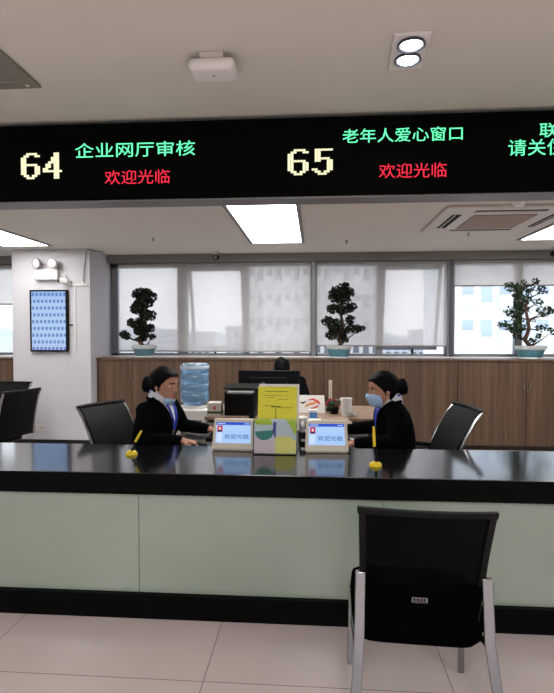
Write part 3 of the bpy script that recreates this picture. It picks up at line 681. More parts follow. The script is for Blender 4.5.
build('print', pm, M['ink'], yl, smooth=0)
tag(build('paper_sheets', sheet(-.335, -.094, .90, 1.172, .012, .006), M['paper'], smooth=0, origin=(-.21, hy + .09, .9)), 'white sheets standing behind the yellow leaflet', 'papers')
bk = tag(build('leaflet', sheet(hx0 + .006, hx1 - .006, CZ + .006, CZ + .205, -.012, .005), M['sky'], smooth=0, origin=(-.235, hy + .03, CZ + .006)), 'pale folded leaflet with teal, lime and violet shapes in the front pocket', 'leaflet')
def patch(poly, dy, m, name):
    mb = MB(); n = len(poly)
    mb.add([(x, lean(z) + dy, z) for x, z in poly] + [(x, lean(z) + dy + .0008, z) for x, z in poly], [tuple(range(n)), tuple(reversed(range(n, 2 * n)))] + [(i, i + n, (i + 1) % n + n, (i + 1) % n) for i in range(n)])
    build(name, mb, m, bk, smooth=0)
bz = CZ + .006
patch([(-.359, bz), (-.24, bz), (-.24, bz + .085), (-.30, bz + .07), (-.359, bz + .10)], -.0135, M['pink'], 'pink_area')
patch([(-.236, bz), (-.111, bz), (-.111, bz + .07), (-.15, bz + .10), (-.236, bz + .095)], -.0135, M['lemon'], 'lemon_area')
patch([(-.355, bz + .125)] + [(-.30 + .055 * cos(a), bz + .125 + .05 * sin(a)) for a in [pi + pi * i / 10 for i in range(1, 11)]] + [(-.245, bz + .135)], -.0145, M['teal'], 'teal_shape')
patch([(-.250, bz + .125), (-.238, bz + .09), (-.232, bz + .09), (-.228, bz + .18), (-.245, bz + .185)], -.0150, M['violet'], 'violet_stripe')
patch([(-.345, bz + .165), (-.25, bz + .165), (-.262, bz + .198), (-.359, bz + .198), (-.359, bz + .18)], -.0138, M['lime'], 'lime_band')
patch([(-.111, bz + .198), (-.175, bz + .198), (-.15, bz + .17), (-.125, bz + .12), (-.111, bz + .11)], -.0138, M['lime'], 'lime_corner')

def desk_pen(x, y, tip, label):
    t = thing('counter_pen', label, 'pen', (x, y, CZ), 'pens on stands')
    build('base', MB().lathe((x, y, CZ), [(.034, 0), (.034, .008), (.028, .018), (.014, .024), (.002, .025)], 20), M['penyellow'], t)
    b = Vector((x + .004, y, CZ + .024)); e = Vector(tip); m_ = b.lerp(e, .42) + Vector((-.004, 0, .002))
    build('socket', MB().tube([b - Vector((0, 0, .004)), b.lerp(m_, .5) + Vector((.005, 0, 0)), m_], [.009, .007, .008], 10), M['black'], t)
    build('pen', MB().tube([m_, m_.lerp(e, .5), e], [.0075, .008, .006], 10), M['penyellow'], t)
    build('cord', MB().tube([b, b + Vector((.02, .015, -.012)), b + Vector((.03, .03, -.018)), b + Vector((.015, .045, -.02))], .0025, 6), M['black'], t)
desk_pen(-1.082, 2.985, (-1.022, 2.99, .905), 'yellow counter pen on a round stand, in front of the woman facing right')
desk_pen(.328, 2.825, (.318, 2.83, .978), 'yellow counter pen on a round stand, in front of the woman facing left')

# ------------------------------------------------------------------ things on the shared desk
t = thing('computer_monitor', 'thin black monitor seen edge-on, between the woman facing right and the brochures', 'monitor', (-.44, 3.84, DZ))
Ry = Matrix.Rotation(radians(14), 3, 'Y') @ Matrix.Rotation(radians(0), 3, 'Z')
build('screen', MB().obox((-.43, 3.84, .965), .03, .40, .26, Ry), M['black'], t, bevel=.005)
build('stem', MB().tube([(-.405, 3.84, DZ + .01), (-.405, 3.84, .93)], .018, 12), M['black'], t)
build('foot', MB().lathe((-.405, 3.84, DZ), [(.10, 0), (.10, .006), (.03, .012)], 24), M['black'], t)
t = thing('computer_keyboard', 'black keyboard under the hands of the woman facing right', 'keyboard', (-.70, 3.68, DZ))
build('body', MB().box(-.77, -.64, 3.60, 3.92, DZ, DZ + .018), M['black'], t, bevel=.004)
km = MB()
for i in range(5):
    for j in range(14): km.box(-.763 + i * .024, -.743 + i * .024, 3.608 + j * .022, 3.627 + j * .022, DZ + .018, DZ + .023)
build('keys', km, M['blackm'], t, smooth=0)
t = thing('computer_mouse', 'black computer mouse under the hand of the woman facing right', 'mouse', (-.775, 3.425, DZ))
build('body', MB().ell((-.775, 3.425, DZ + .012), (.055, .032, .022), 20, 12), M['black'], t)
build('wheel', MB().tube([(-.745, 3.42, DZ + .03), (-.745, 3.43, DZ + .03)], .007, 10), M['grey'], t)
# documents and small things left of the right-hand woman
t = thing('paper_stack', 'stack of white papers under the brown folder', 'papers', (.06, 4.05, DZ))
pm = MB()
for i in range(7):
    a = Matrix.Rotation(radians(random.uniform(-4, 4)), 3, 'Z'); pm.obox((.06, 4.08, DZ + .004 + i * .009), .24, .33, .0085, a)
build('sheets', pm, M['paper'], t, smooth=0)
tag(build('folder', MB().obox((.17, 4.05, DZ + .074), .21, .30, .012, Matrix.Rotation(radians(6), 3, 'Z')), M['kraft'], bevel=.002, origin=(.17, 4.05, DZ + .067)), 'brown card folder lying on the white paper stack', 'folder')
tag(build('note_sheet', MB().obox((.015, 3.80, DZ + .0665), .13, .12, .002, Matrix.Rotation(radians(-12), 3, 'Z') @ Matrix.Rotation(radians(-24), 3, 'X')).obox((.015, 3.815, DZ + .03), .10, .04, .06, Matrix.Identity(3)), M['paper'], smooth=0, origin=(.015, 3.8, DZ)), 'white sheet propped behind the right counter display', 'papers')
t = thing('drinking_cup', 'small silver lidded cup beside the brochures, behind the right counter display', 'cup', (-.085, 3.62, DZ))
build('body', MB().lathe((-.085, 3.62, DZ), [(.028, 0), (.034, .01), (.036, .15), (.033, .155)], 20), M['steel'], t)
build('lid', MB().lathe((-.085, 3.62, DZ + .155), [(.037, 0), (.037, .02), (.02, .03), (.002, .031)], 20), M['white'], t)
t = thing('pen_box', 'small blue box behind the right counter display', 'box', (-.01, 4.29, DZ))
build('body', MB().box(-.045, .02, 4.26, 4.32, DZ, DZ + .11), M['capblue'], t, bevel=.004)
build('lid', MB().box(-.047, .022, 4.258, 4.322, DZ + .11, DZ + .13), M['white'], t, bevel=.003)
t = thing('card_reader', 'dark card reader with a grey slot beside the brochure holder', 'card reader', (-.06, 3.36, DZ))
build('body', MB().box(-.10, -.025, 3.32, 3.42, DZ, DZ + .13), M['black'], t, bevel=.006)
build('slot', MB().box(-.088, -.037, 3.318, 3.322, DZ + .07, DZ + .085), M['steel'], t, smooth=0)
build('button', MB().lathe((-.062, 3.37, DZ + .13), [(.014, 0), (.012, .006), (.002, .007)], 14), M['steel'], t)
tag(build('document', MB().obox((.33, 3.60, DZ + .012), .13, .20, .002, Matrix.Rotation(radians(14), 3, 'Z') @ Matrix.Rotation(radians(8), 3, 'Y')).obox((.335, 3.60, DZ + .004), .10, .16, .008, Matrix.Rotation(radians(14), 3, 'Z')), M['paper'], smooth=0, origin=(.33, 3.6, DZ)), 'white document lying between the arms of the woman facing left', 'papers')

# ------------------------------------------------------------------ things on the back desk
t = thing('computer_monitor', 'wide black monitor seen from behind on the back desk', 'monitor', (-.445, 4.98, BZ))
build('screen', MB().box(-.735, -.145, 4.96, 4.99, .80, 1.112), M['black'], t, bevel=.006)
build('back_cover', MB().box(-.62, -.26, 4.93, 4.962, .84, 1.05), M['blackm'], t, bevel=.01)
build('stem', MB().box(-.47, -.42, 4.915, 4.94, BZ + .008, .92), M['black'], t, bevel=.004)
build('foot', MB().box(-.56, -.33, 4.86, 5.05, BZ, BZ + .01), M['black'], t, bevel=.004)
t = thing('printer', 'black desktop printer with an open paper tray, beside the water dispenser', 'printer', (-.66, 4.66, BZ))
build('body', MB().box(-.80, -.515, 4.53, 4.84, BZ, .955), M['black'], t, bevel=.01)
build('cover', MB().add([(-.815, 4.56, .985), (-.50, 4.56, .985), (-.50, 4.86, 1.00), (-.815, 4.86, 1.00), (-.815, 4.56, .975), (-.50, 4.56, .975), (-.50, 4.86, .955), (-.815, 4.86, .955)], [(0, 1, 2, 3), (7, 6, 5, 4), (0, 4, 5, 1), (1, 5, 6, 2), (2, 6, 7, 3), (3, 7, 4, 0)]), M['blackm'], t, bevel=.004)
build('output_tray', MB().add([(-.77, 4.50, .955), (-.54, 4.50, .955), (-.54, 4.62, .97), (-.77, 4.62, .97), (-.77, 4.50, .94), (-.54, 4.50, .94), (-.54, 4.62, .955), (-.77, 4.62, .955)], [(0, 1, 2, 3), (7, 6, 5, 4), (0, 4, 5, 1), (1, 5, 6, 2), (2, 6, 7, 3), (3, 7, 4, 0)]), M['grey'], t, smooth=0)
build('front_slot', MB().box(-.77, -.54, 4.527, 4.532, .83, .85), M['blackm'], t, smooth=0)
t = thing('desk_calendar', 'white tent card with red and orange print on the back desk', 'card', (-.045, 4.78, BZ))
c0 = MB().add([(-.175, 4.72, BZ), (.095, 4.72, BZ), (.085, 4.79, BZ + .155), (-.165, 4.79, BZ + .155), (-.175, 4.86, BZ), (.095, 4.86, BZ)], [(0, 1, 2, 3), (3, 2, 5, 4), (0, 3, 4), (1, 5, 2), (4, 5, 1, 0)])
cb = build('card', c0, M['paper'], t, smooth=0)
def cpt(u, v): return (-.165 + .25 * u, 4.7185 + .07 * v, BZ + .155 * v)
def stroke(pts, r, m, nm): build(nm, MB().tube([cpt(*p) for p in pts], r, 8, flat=.15, side=(0, .07, .155)), m, cb)
stroke([(.30, .35), (.45, .50), (.62, .55), (.80, .75)], [.006, .011, .012, .004], M['orange'], 'orange_stroke')
stroke([(.42, .72), (.6, .78), (.78, .62), (.86, .5)], [.004, .009, .012, .005], M['redprint'], 'red_stroke')
stroke([(.12, .62), (.22, .55), (.34, .66)], [.004, .008, .004], M['blackm'], 'dark_stroke')
stroke([(.5, .25), (.66, .3), (.8, .42)], [.004, .009, .005], M['redprint'], 'red_stroke')
t = thing('paper_cup', 'white paper cup on the back desk beside the woman facing left', 'cup', (.275, 4.58, BZ))
build('cup', MB().lathe((.275, 4.58, BZ), [(.036, 0), (.040, .01), (.052, .155), (.055, .158), (.050, .158), (.036, .02), (.002, .018)], 24), M['paper'], t)
tag(build('tissue', MB().add([Vector((.315 + random.uniform(-.055, .055), 4.53 + random.uniform(-.02, .02), BZ + random.uniform(0, .065))) for _ in range(36)], [(i, (i + 7) % 36, (i + 13) % 36) for i in range(36)]), M['paper'], smooth=0, origin=(.315, 4.53, BZ)), 'crumpled white tissue beside the paper cup', 'tissue')
t = thing('pen_holder', 'dark pen holder with a tall pale ruler on the back desk', 'pen holder', (.145, 4.86, BZ))
build('cup', MB().lathe((.145, 4.86, BZ), [(.04, 0), (.042, .1), (.038, .1), (.036, .01), (.002, .008)], 20), M['black'], t)
build('ruler', MB().box(.128, .16, 4.85, 4.856, BZ + .01, BZ + .29), M['ivory'], t, smooth=0)
t = thing('potted_flowers', 'small pot of dark red flowers beside the paper cup', 'flowers', (.175, 4.70, BZ))
build('pot', MB().lathe((.175, 4.70, BZ), [(.034, 0), (.044, .05), (.046, .055), (.002, .05)], 20), M['black'], t)
fm = MB(); lm = MB(); rr = random.Random(5)
for i in range(26):
    p = Vector((.175 + rr.uniform(-.065, .065), 4.70 + rr.uniform(-.05, .05), BZ + rr.uniform(.05, .135)))
    if i % 5 < 2: fm.ell(p, (.014, .014, .010), 8, 6)
    else:
        a = Vector((rr.gauss(0, 1), rr.gauss(0, 1), rr.gauss(.5, 1))).normalized(); b = a.orthogonal().normalized()
        lm.add([p - a * .03, p + b * .012, p + a * .03, p - b * .012], [(0, 1, 2, 3)])
    lm.tube([(.175, 4.70, BZ + .04), p], .002, 5)
build('blossoms', fm, M['redflower'], t); build('leaves', lm, M['leafgreen'], t, smooth=0)

# water dispenser and its bottle
wx, wy = -1.125, 4.80
t = thing('water_dispenser', 'white water dispenser behind the woman facing right', 'water dispenser', (wx, wy, 0))
build('cabinet', MB().box(wx - .15, wx + .15, wy - .15, wy + .15, 0, .775), M['white'], t, bevel=.015, seg=3)
build('collar', MB().lathe((wx, wy, .775), [(.13, 0), (.13, .02), (.10, .03)], 28), M['white'], t)
build('tap_recess', MB().box(wx - .10, wx + .10, wy - .153, wy - .14, .50, .68), M['grey'], t, bevel=.004)
for dx, m_ in ((-.04, 'redprint'), (.04, 'capblue')):
    build('tap', MB().tube([(wx + dx, wy - .15, .66), (wx + dx, wy - .19, .655), (wx + dx, wy - .19, .63)], .010, 8), M[m_], t)
t = thing('water_bottle', 'large blue water bottle upside down on the white dispenser', 'water bottle', (wx, wy, .79))
z0 = .795
prof = [(.03, 0), (.07, .01), (.125, .035), (.134, .055), (.134, .12), (.128, .13), (.134, .14), (.134, .20), (.128, .21), (.134, .22), (.134, .30), (.128, .31), (.134, .32), (.134, .375), (.12, .392), (.05, .395), (.002, .395)]
build('bottle', MB().lathe((wx, wy, z0), prof, 36), M['water'], t)
build('handle_band', MB().lathe((wx, wy, z0), [(.1345, .345), (.1365, .35), (.1365, .37), (.1345, .375)], 36, cap=False), M['sky'], t)
t = thing('tissue_box', 'white box with green and red print between water bottle and printer', 'box', (-.885, 4.56, BZ))
build('box', MB().box(-.945, -.825, 4.50, 4.62, BZ, BZ + .115), M['offwhite'], t, bevel=.004)
build('print_band', MB().box(-.9455, -.8245, 4.499, 4.621, BZ + .02, BZ + .04), M['leafgreen'], t, smooth=0)
build('print_mark', MB().box(-.89, -.87, 4.498, 4.50, BZ + .055, BZ + .085), M['redprint'], t, smooth=0)

# ------------------------------------------------------------------ chairs
def office_chair(top, facing, width, label, ztop=.94, lean=1.0):
    """top: world (x, y) of the middle of the top bar; facing: angle of the sitting direction from +X"""
    dirv = Vector((cos(facing), sin(facing), 0)); left = Vector((-sin(facing), cos(facing), 0))
    b0 = Vector((top[0], top[1], 0)) + dirv * .40                     # seat centre
    t = thing('office_chair', label, 'chair', (b0.x, b0.y, 0), 'black office chairs behind the counter')
    P = lambda f, l, z: b0 + dirv * f + left * l + Vector((0, 0, z))
    w = width / 2; k = (ztop - .50) / .44
    prof = [(-.19, .50), (-.205, .58), (-.235, .68), (-.285, .78), (-.345, .88), (-.40, .50 + .44)]
    prof = [(-.40 + (f + .40) * lean, .50 + (z - .50) * k) for f, z in prof]
    rings = []
    for f, z in prof:
        ring = []
        for i in range(13):
            u = -1 + i / 6; ring.append(P(f - .03 * (1 - u * u), u * w, z))
        rings.append(ring + [q - dirv * .022 for q in reversed(ring)])
    build('backrest', MB().loft(rings), M['leather'], t, bevel=.004)
    tb = [P(-.405 - .03 * (1 - (u / 6) ** 2), (w + .015) * u / 6, ztop) for u in range(-6, 7)]
    build('top_bar', MB().tube(tb, .016, 10), M['black'], t)
    for s_ in (-1, 1):
        l = s_ * (w + .012)
        pts = [P(f - .015, l, z) for f, z in prof] 
        build('back_frame', MB().tube(list(reversed(pts)) + [P(-.10, l * .9, .455), P(.12, l * .9, .44)], .011, 8), M['chrome'], t)
        arm = build('armrest', MB().tube([P(-.235, l, .66), P(-.1, l * 1.12, .665), P(.10, l * 1.14, .665), P(.17, l * 1.12, .64)], [.014, .018, .018, .014], 10, flat=1), M['black'], t)
        build('arm_frame', MB().tube([P(-.24, l, .66), P(-.08, l * 1.12, .65), P(.14, l * 1.14, .64), P(.17, l * 1.1, .56), P(.08, l * .95, .46)], .010, 8), M['chrome'], arm)
    sm = MB(); rs = []
    for z, g in ((.425, .94), (.44, 1), (.465, 1), (.48, .95)):
        rs.append([P(.23 * g * math.copysign(abs(cos(a)) ** .45, cos(a)), w * 1.03 * g * math.copysign(abs(sin(a)) ** .45, sin(a)), z) for a in [2 * pi * i / 32 for i in range(32)]])
    build('seat', sm.loft(rs), M['leather'], t)
    build('gas_column', MB().tube([P(0, 0, .10), P(0, 0, .25), P(0, 0, .251), P(0, 0, .425)], [.028, .028, .018, .018], 14), M['chrome'], t)
    for i in range(5):
        a = 2 * pi * i / 5 + .3; d = dirv * cos(a) + left * sin(a)
        lg = build('leg', MB().tube([b0 + Vector((0, 0, .115)), b0 + d * .15 + Vector((0, 0, .10)), b0 + d * .28 + Vector((0, 0, .075))], [.024, .019, .014], 8), M['chrome'], t)
        n_ = d.cross(Vector((0, 0, 1))); c = b0 + d * .28 + Vector((0, 0, .03))
        build('caster', MB().tube([c - n_ * .02, c + n_ * .02], .03, 14).tube([c + Vector((0, 0, .01)), c + Vector((0, 0, .06))], .007, 8), M['black'], lg)
    return t
office_chair((-1.60, 3.80), radians(-27), .40, 'black office chair holding the woman facing right')
office_chair((1.04, 3.66), radians(187), .44, 'black office chair with chrome side, behind the woman facing left', .965)
office_chair((-2.735, 4.66), radians(160), .38, 'empty black office chair beside the pillar, nearer the counter', .93, .5)
office_chair((-3.62, 5.95), radians(-88), .46, 'empty black office chair at the picture edge, nearer the pillar', .87)
office_chair((-.36, 6.22), radians(-90), .46, 'black office chair holding the woman behind the monitor', .90)

# visitor chair in front of the counter, seen from behind
cx, cy, yaw = .385, 1.99, radians(-3)
t = thing('visitor_chair', 'black mesh-back visitor chair with chrome legs in front of the counter', 'chair', (cx, cy, 0))
RZ = Matrix.Rotation(yaw, 3, 'Z')
P = lambda x, y, z: Vector((cx, cy, 0)) + RZ @ Vector((x, y, z))
bw = lambda z: .210 + (z - .42) * .030
by = lambda z: -.085 - (z - .42) * .33 - .10 * max(0, (z - .72)) 
def back_strip(z0, z1, u0, u1, th, nz=10, nu=12, bow=.022):
    rings = []
    for k in range(nz + 1):
        z = z0 + (z1 - z0) * k / nz; ring = []
        for i in range(nu + 1):
            u = u0 + (u1 - u0) * i / nu; ring.append(P(u * bw(z), by(z) - bow * (1 - u * u), z))
        off = RZ @ Vector((0, th, 0)); rings.append(ring + [q + off for q in reversed(ring)])
    return MB().loft(rings)
bk_ = build('backrest', back_strip(.60, .885, -.90, .90, .004), M['meshback'], t)
for u0, u1 in ((-1, -.88), (.88, 1)): build('side_rail', back_strip(.38, .90, u0, u1, .022, 14, 3), M['black'], t, bevel=.003)
build('top_rail', back_strip(.880, .905, -1.02, 1.02, .026, 2, 14), M['black'], t, bevel=.004)
build('lower_back', back_strip(.345, .61, -.995, .995, .018, 8, 12, .024), M['cushion'], t, bevel=.004)
lb = build('maker_plate', back_strip(.540, .562, -.16, .09, .002, 1, 6, .034), M['steel'], t)
mk = MB()
for i in range(4):
    u = -.14 + i * .055
    mk2 = back_strip(.549, .558, u, u + .035, .002, 1, 1, .0353); mk.add(mk2.v, mk2.f)
mk3 = back_strip(.543, .546, -.14, .07, .002, 1, 4, .0353); mk.add(mk3.v, mk3.f)
build('plate_marks', mk, M['blackm'], lb, smooth=0)
srs = []
for z, g in ((.335, .90), (.36, .98), (.42, 1.02), (.455, 1.0), (.468, .93)):
    srs.append([P(.238 * g * math.copysign(abs(cos(a)) ** .3, cos(a)), .105 + .215 * g * math.copysign(abs(sin(a)) ** .3, sin(a)), z + .012 * math.copysign(abs(sin(a)), sin(a)) * -1) for a in [2 * pi * i / 40 for i in range(40)]])
build('seat', MB().loft(srs), M['cushion'], t)
def bar(pts, w_, th, name):
    rings = []
    for p in pts:
        p = Vector(p); rings.append([P(p.x + a, p.y + b, p.z) for a, b in ((-w_ / 2, -th / 2), (w_ / 2, -th / 2), (w_ / 2, th / 2), (-w_ / 2, th / 2))])
    build(name, MB().loft(rings), M['chrome'], t, bevel=.004, seg=3)
for s_ in (-1, 1):
    bar([(s_ * .247, -.40, 0), (s_ * .232, -.285, .26), (s_ * .216 - .003, -.225, .45), (s_ * .211 - .004, -.205, .665)], .035, .018, 'leg')
    bar([(s_ * .240, .31, 0), (s_ * .235, .29, .38)], .026, .020, 'leg')
    build('side_frame', MB().tube([P(s_ * .226, -.235, .42), P(s_ * .232, .05, .345), P(s_ * .235, .29, .36)], .012, 8), M['chrome'], t)

# ================================================================== PEOPLE
def fused(mb, voxel, smooth=4):
    """fuse overlapping closed pieces into one continuous surface"""
    me = bpy.data.meshes.new('fuse'); me.from_pydata(mb.v, [], mb.f); o = bpy.data.objects.new('fuse', me); COL.objects.link(o)
    r = o.modifiers.new('r', 'REMESH'); r.mode = 'VOXEL'; r.voxel_size = voxel
    s_ = o.modifiers.new('s', 'SMOOTH'); s_.iterations = smooth; s_.factor = .5
    dg = bpy.context.evaluated_depsgraph_get(); dg.update(); out = bpy.data.meshes.new_from_object(o.evaluated_get(dg))
    bpy.data.objects.remove(o); bpy.data.meshes.remove(me); return out

HEAD = [(-.120, .052, .010, .012), (-.116, .070, -.004, .024), (-.106, .083, -.022, .036), (-.090, .088, -.040, .042), (-.070, .087, -.058, .052), (-.045, .088, -.076, .060), (-.020, .089, -.088, .067),
        (0, .088, -.095, .071), (.03, .092, -.100, .0735), (.06, .088, -.099, .0725), (.085, .074, -.088, .064), (.103, .050, -.066, .049), (.114, .022, -.034, .026), (.1175, .004, -.008, .004)]
def head_prof(z):
    if z <= HEAD[0][0]: return HEAD[0][1:]
    for a, b in zip(HEAD, HEAD[1:]):
        if z <= b[0]:
            k = (z - a[0]) / (b[0] - a[0]); return tuple(a[i] + (b[i] - a[i]) * k for i in (1, 2, 3))
    return HEAD[-1][1:]
G = lambda x, s: exp(-(x / s) ** 2)
def head_point(a, z, off=0.0):
    """a: angle round the head from straight ahead; z: height from eye level"""
    f, b, w = head_prof(z); yc = -.008; r = (f - yc) if cos(a) > 0 else (yc - b)
    x = (w + off) * math.copysign(abs(sin(a)) ** .92, sin(a)); y = yc + (r + off) * math.copysign(abs(cos(a)) ** .88, cos(a))
    if cos(a) > 0:
        y += .026 * G(x, .0115) * (G(z + .032, .013) + .55 * G(z + .012, .014) + .25 * G(z - .004, .012))
        y -= .007 * (G(x - .032, .014) + G(x + .032, .014)) * G(z, .012)
        y += .005 * G(x, .02) * (G(z + .064, .006) + G(z + .075, .006)) + .006 * G(x, .018) * G(z + .105, .012)
        y += .003 * G(z - .022, .010) * (G(x - .03, .02) + G(x + .03, .02))
    return Vector((x, y, z))
def head_rings(zs, off=0, n=56):
    return [[head_point(2 * pi * j / n, z, off) for j in range(n)] for z in zs]

def hand(mb, wrist, d, up, side, curl=.5, size=1.0):
    """palm, four unequal bent fingers and a thumb; d: pointing direction, up: back of the hand, side: +1 when the thumb is along d x up"""
    d = Vector(d).normalized(); up = Vector(up); up = (up - d * up.dot(d)).normalized(); lat = d.cross(up) * side
    wv = Vector(wrist); k = size; R = Matrix((lat, d, up)).transposed()
    mb.ell(wv + d * .045 * k, (.038 * k, .052 * k, .015 * k), 18, 12, R)
    mb.tube([wv - d * .03, wv, wv + d * .03 * k], [.026, .025, .026], 12)
    for i, (o, ln) in enumerate(((.027, .068), (.010, .076), (-.008, .070), (-.025, .055))):
        p = wv + d * .082 * k + lat * o * k; c = curl * (1 + .1 * i)
        d1 = (d - up * .35 * c).normalized(); d2 = (d - up * 1.1 * c).normalized(); d3 = (d - up * 1.9 * c).normalized(); ln *= k
        q = [p - d * .03, p, p + d1 * ln * .45, p + d1 * ln * .45 + d2 * ln * .32, p + d1 * ln * .45 + d2 * ln * .32 + d3 * ln * .23]
        mb.ball_tube(q, [.0095, .0092, .0085, .0078, .0066], 10)
    b = wv + d * .025 * k + lat * .026 * k; t1 = (d * .75 + lat * .8 - up * .2).normalized(); t2 = (d + lat * .25 - up * .25).normalized()
    mb.ball_tube([b, b + t1 * .035 * k, b + t1 * .035 * k + t2 * .030 * k, b + t1 * .035 * k + t2 * .052 * k], [.012, .0115, .010, .0078], 10)

def person(label, base, face, hface, pitch, spine, headc, arms, hips_f, mask_low, hands, bun, vneck=True):
    """base: world x, y under the hips; face / hface: torso and head directions (angle from +X);
    spine: [(z, forward, half width, half depth)]; arms: per side (shoulder, elbow, wrist) in world; sides: +1 left, -1 right"""
    t = thing('person', label, 'person', (base[0], base[1], 0))
    F = Vector((cos(face), sin(face), 0)); Lf = Vector((-sin(face), cos(face), 0)); B = Vector((base[0], base[1], 0))
    W_ = lambda f, l, z: B + F * f + Lf * l + Vector((0, 0, z))
    def torso(scale, extra=0, zmin=0, n=36):
        rings = []
        for z, f, w, d in spine:
            if z < zmin: continue
            rings.append([W_(f + (d * scale + extra) * cos(a), (w * scale + extra) * math.copysign(abs(sin(a)) ** .85, sin(a)), z) for a in [2 * pi * i / n for i in range(n)]])
        return rings
    # head frame: local x = person's left-to-right, y = ahead
    Fh = Vector((cos(hface), sin(hface), 0)); Rh = Vector((sin(hface), -cos(hface), 0)); up = Vector((0, 0, 1))
    Y_ = (Fh * cos(pitch) - up * sin(pitch)); Z_ = (up * cos(pitch) + Fh * sin(pitch)); HR = Matrix((Rh, Y_, Z_)).transposed(); HC = Vector(headc)
    H_ = lambda p: HC + HR @ Vector(p)
    body = MB(); body.loft(torso(.90))
    zs = [-.120 + .2375 * i / 46 for i in range(47)]
    body.loft([[H_(p) for p in r] for r in head_rings(zs)])
    zt, ft = spine[-1][0], spine[-1][1]
    body.ball_tube([W_(ft - .01, 0, zt - .06), W_(ft, 0, zt), HC + HR @ Vector((0, -.028, -.075)), HC + HR @ Vector((0, -.03, -.03))], [.062, .053, .050, .052], 18)
    for s_ in (-1, 1): body.ell(H_((s_ * .0735, -.012, -.012)), (.010, .019, .031), 14, 10, HR)
    for s_ in (-1, 1): body.ell(H_((s_ * .031, .073, 0)), (.0115, .0115, .0115), 12, 10)
    for s_, (sh, el, wr) in arms.items():
        body.ball_tube([sh, Vector(sh).lerp(el, .5), el, Vector(el).lerp(wr, .5), wr], [.047, .041, .036, .034, .025], 14)
    for s_, (d, u, c) in hands.items(): hand(body, arms[s_][2], d, u, -s_, c)
    hz = spine[0][0]; leg_pts = {}
    for s_ in (-1, 1):
        hip = W_(.0, s_ * .085, hz + .03); knee = W_(hips_f, s_ * .10, hz + .0); ank = W_(hips_f - .02, s_ * .10, .085); leg_pts[s_] = (hip, knee, ank)
        body.ball_tube([hip, hip.lerp(knee, .5), knee, knee.lerp(ank, .35), ank], [.078, .068, .052, .050, .032], 16)
        body.ball_tube([ank, W_(hips_f + .04, s_ * .10, .045), W_(hips_f + .12, s_ * .105, .035)], [.032, .033, .026], 12)
    me = fused(body, .005, 3)
    HI = HR.transposed(); off = base_of(t)
    mi = []
    for p in me.polygons:
        q = HI @ (p.center - HC); m_ = 0
        if q.y > .05 and abs(q.z) < .02:
            ex = abs(q.x) - .031
            if (ex / .015) ** 2 + (q.z / .0068) ** 2 < 1: m_ = 3 if ex * ex + q.z * q.z < .0066 ** 2 or q.z > .0030 else 2
        if q.y > .05 and abs(q.x) < .020 and -.079 < q.z < -.061: m_ = 1
        if q.y > .05 and .010 < abs(q.x) < .050 and abs(q.z - .0215 + .10 * max(0, abs(q.x) - .036)) < .0038: m_ = 3
        mi.append(m_)
    for v in me.vertices: v.co -= off
    me.materials.clear(); link('body', me, [M['skin'], M['lip'], M['eye'], M['iris']], t)
    me.polygons.foreach_set('material_index', mi); me.polygons.foreach_set('use_smooth', [True] * len(me.polygons)); me.update()
    def add(name, me, m, smooth=True):
        for v in me.vertices: v.co -= off
        if smooth: me.polygons.foreach_set('use_smooth', [True] * len(me.polygons))
        me.materials.clear(); return link(name, me, m, t)
    # hair: a cap over the scalp, the nape and a bun
    hm = MB(); zs = [-.095 + .2125 * i / 34 for i in range(35)]; n = 56
    outer = head_rings(zs, .013, n); inner = head_rings(zs, -.004, n)
    def hairy(p):
        y, z = p.y, p.z
        line = .066 if y > .080 else (.066 - (.080 - y) * 1.0 if y > .03 else (.016 - (.03 - y) * 1.7 if y > .0 else (-.040 if y > -.03 else -.085)))
        return z > line
    for i in range(len(zs) - 1):
        for j in range(n):
            k = (j + 1) % n
            c = (outer[i][j] + outer[i + 1][k]) / 2
            if hairy(c):
                q = [outer[i][j], outer[i][k], outer[i + 1][k], outer[i + 1][j], inner[i][j], inner[i][k], inner[i + 1][k], inner[i + 1][j]]
                hm.add([H_(v) for v in q], [(0, 1, 2, 3), (7, 6, 5, 4), (0, 4, 5, 1), (1, 5, 6, 2), (2, 6, 7, 3), (3, 7, 4, 0)])
    hm.ell(H_((0, -.012, .098)), (.052, .062, .032), 24, 14, HR)
    if bun:
        (by_, bz_), br_ = bun
        hm.ell(H_((0, by_, bz_)), br_, 22, 14, HR)
        for i in range(9):
            a = 2 * pi * i / 9; hm.tube([H_((br_[0] * .75 * cos(a + u * .8), by_ - br_[1] * (.55 + .35 * u), bz_ + br_[2] * .8 * sin(a + u * .8))) for u in (-1, -.3, .4, 1)], [.012, .016, .016, .010], 8)
        hm.tube([H_((0, -.085, .03)), H_((0, -.10, .0)), H_((0, by_, bz_))], [.05, .045, .035], 14)
    add('hair', fused(hm, .005, 3), M['hair'])
    # jacket
    jk = MB(); jk.loft(torso(1.0))
    for s_, (sh, el, wr) in arms.items():
        sh, el, wr = Vector(sh), Vector(el), Vector(wr); e2 = wr - (wr - el).normalized() * .012
        jk.ball_tube([sh + (W_(spine[-2][1], 0, spine[-2][0]) - sh) * .40 - Vector((0, 0, .022)), sh, sh.lerp(el, .5), el, el.lerp(e2, .5), e2], [.056, .062, .058, .054, .047, .038], 16)
    zb, zn = .76, spine[-1][0] + .01
    def vhalf(z): return .013 + max(0, z - zb) / (zn - zb) * .068
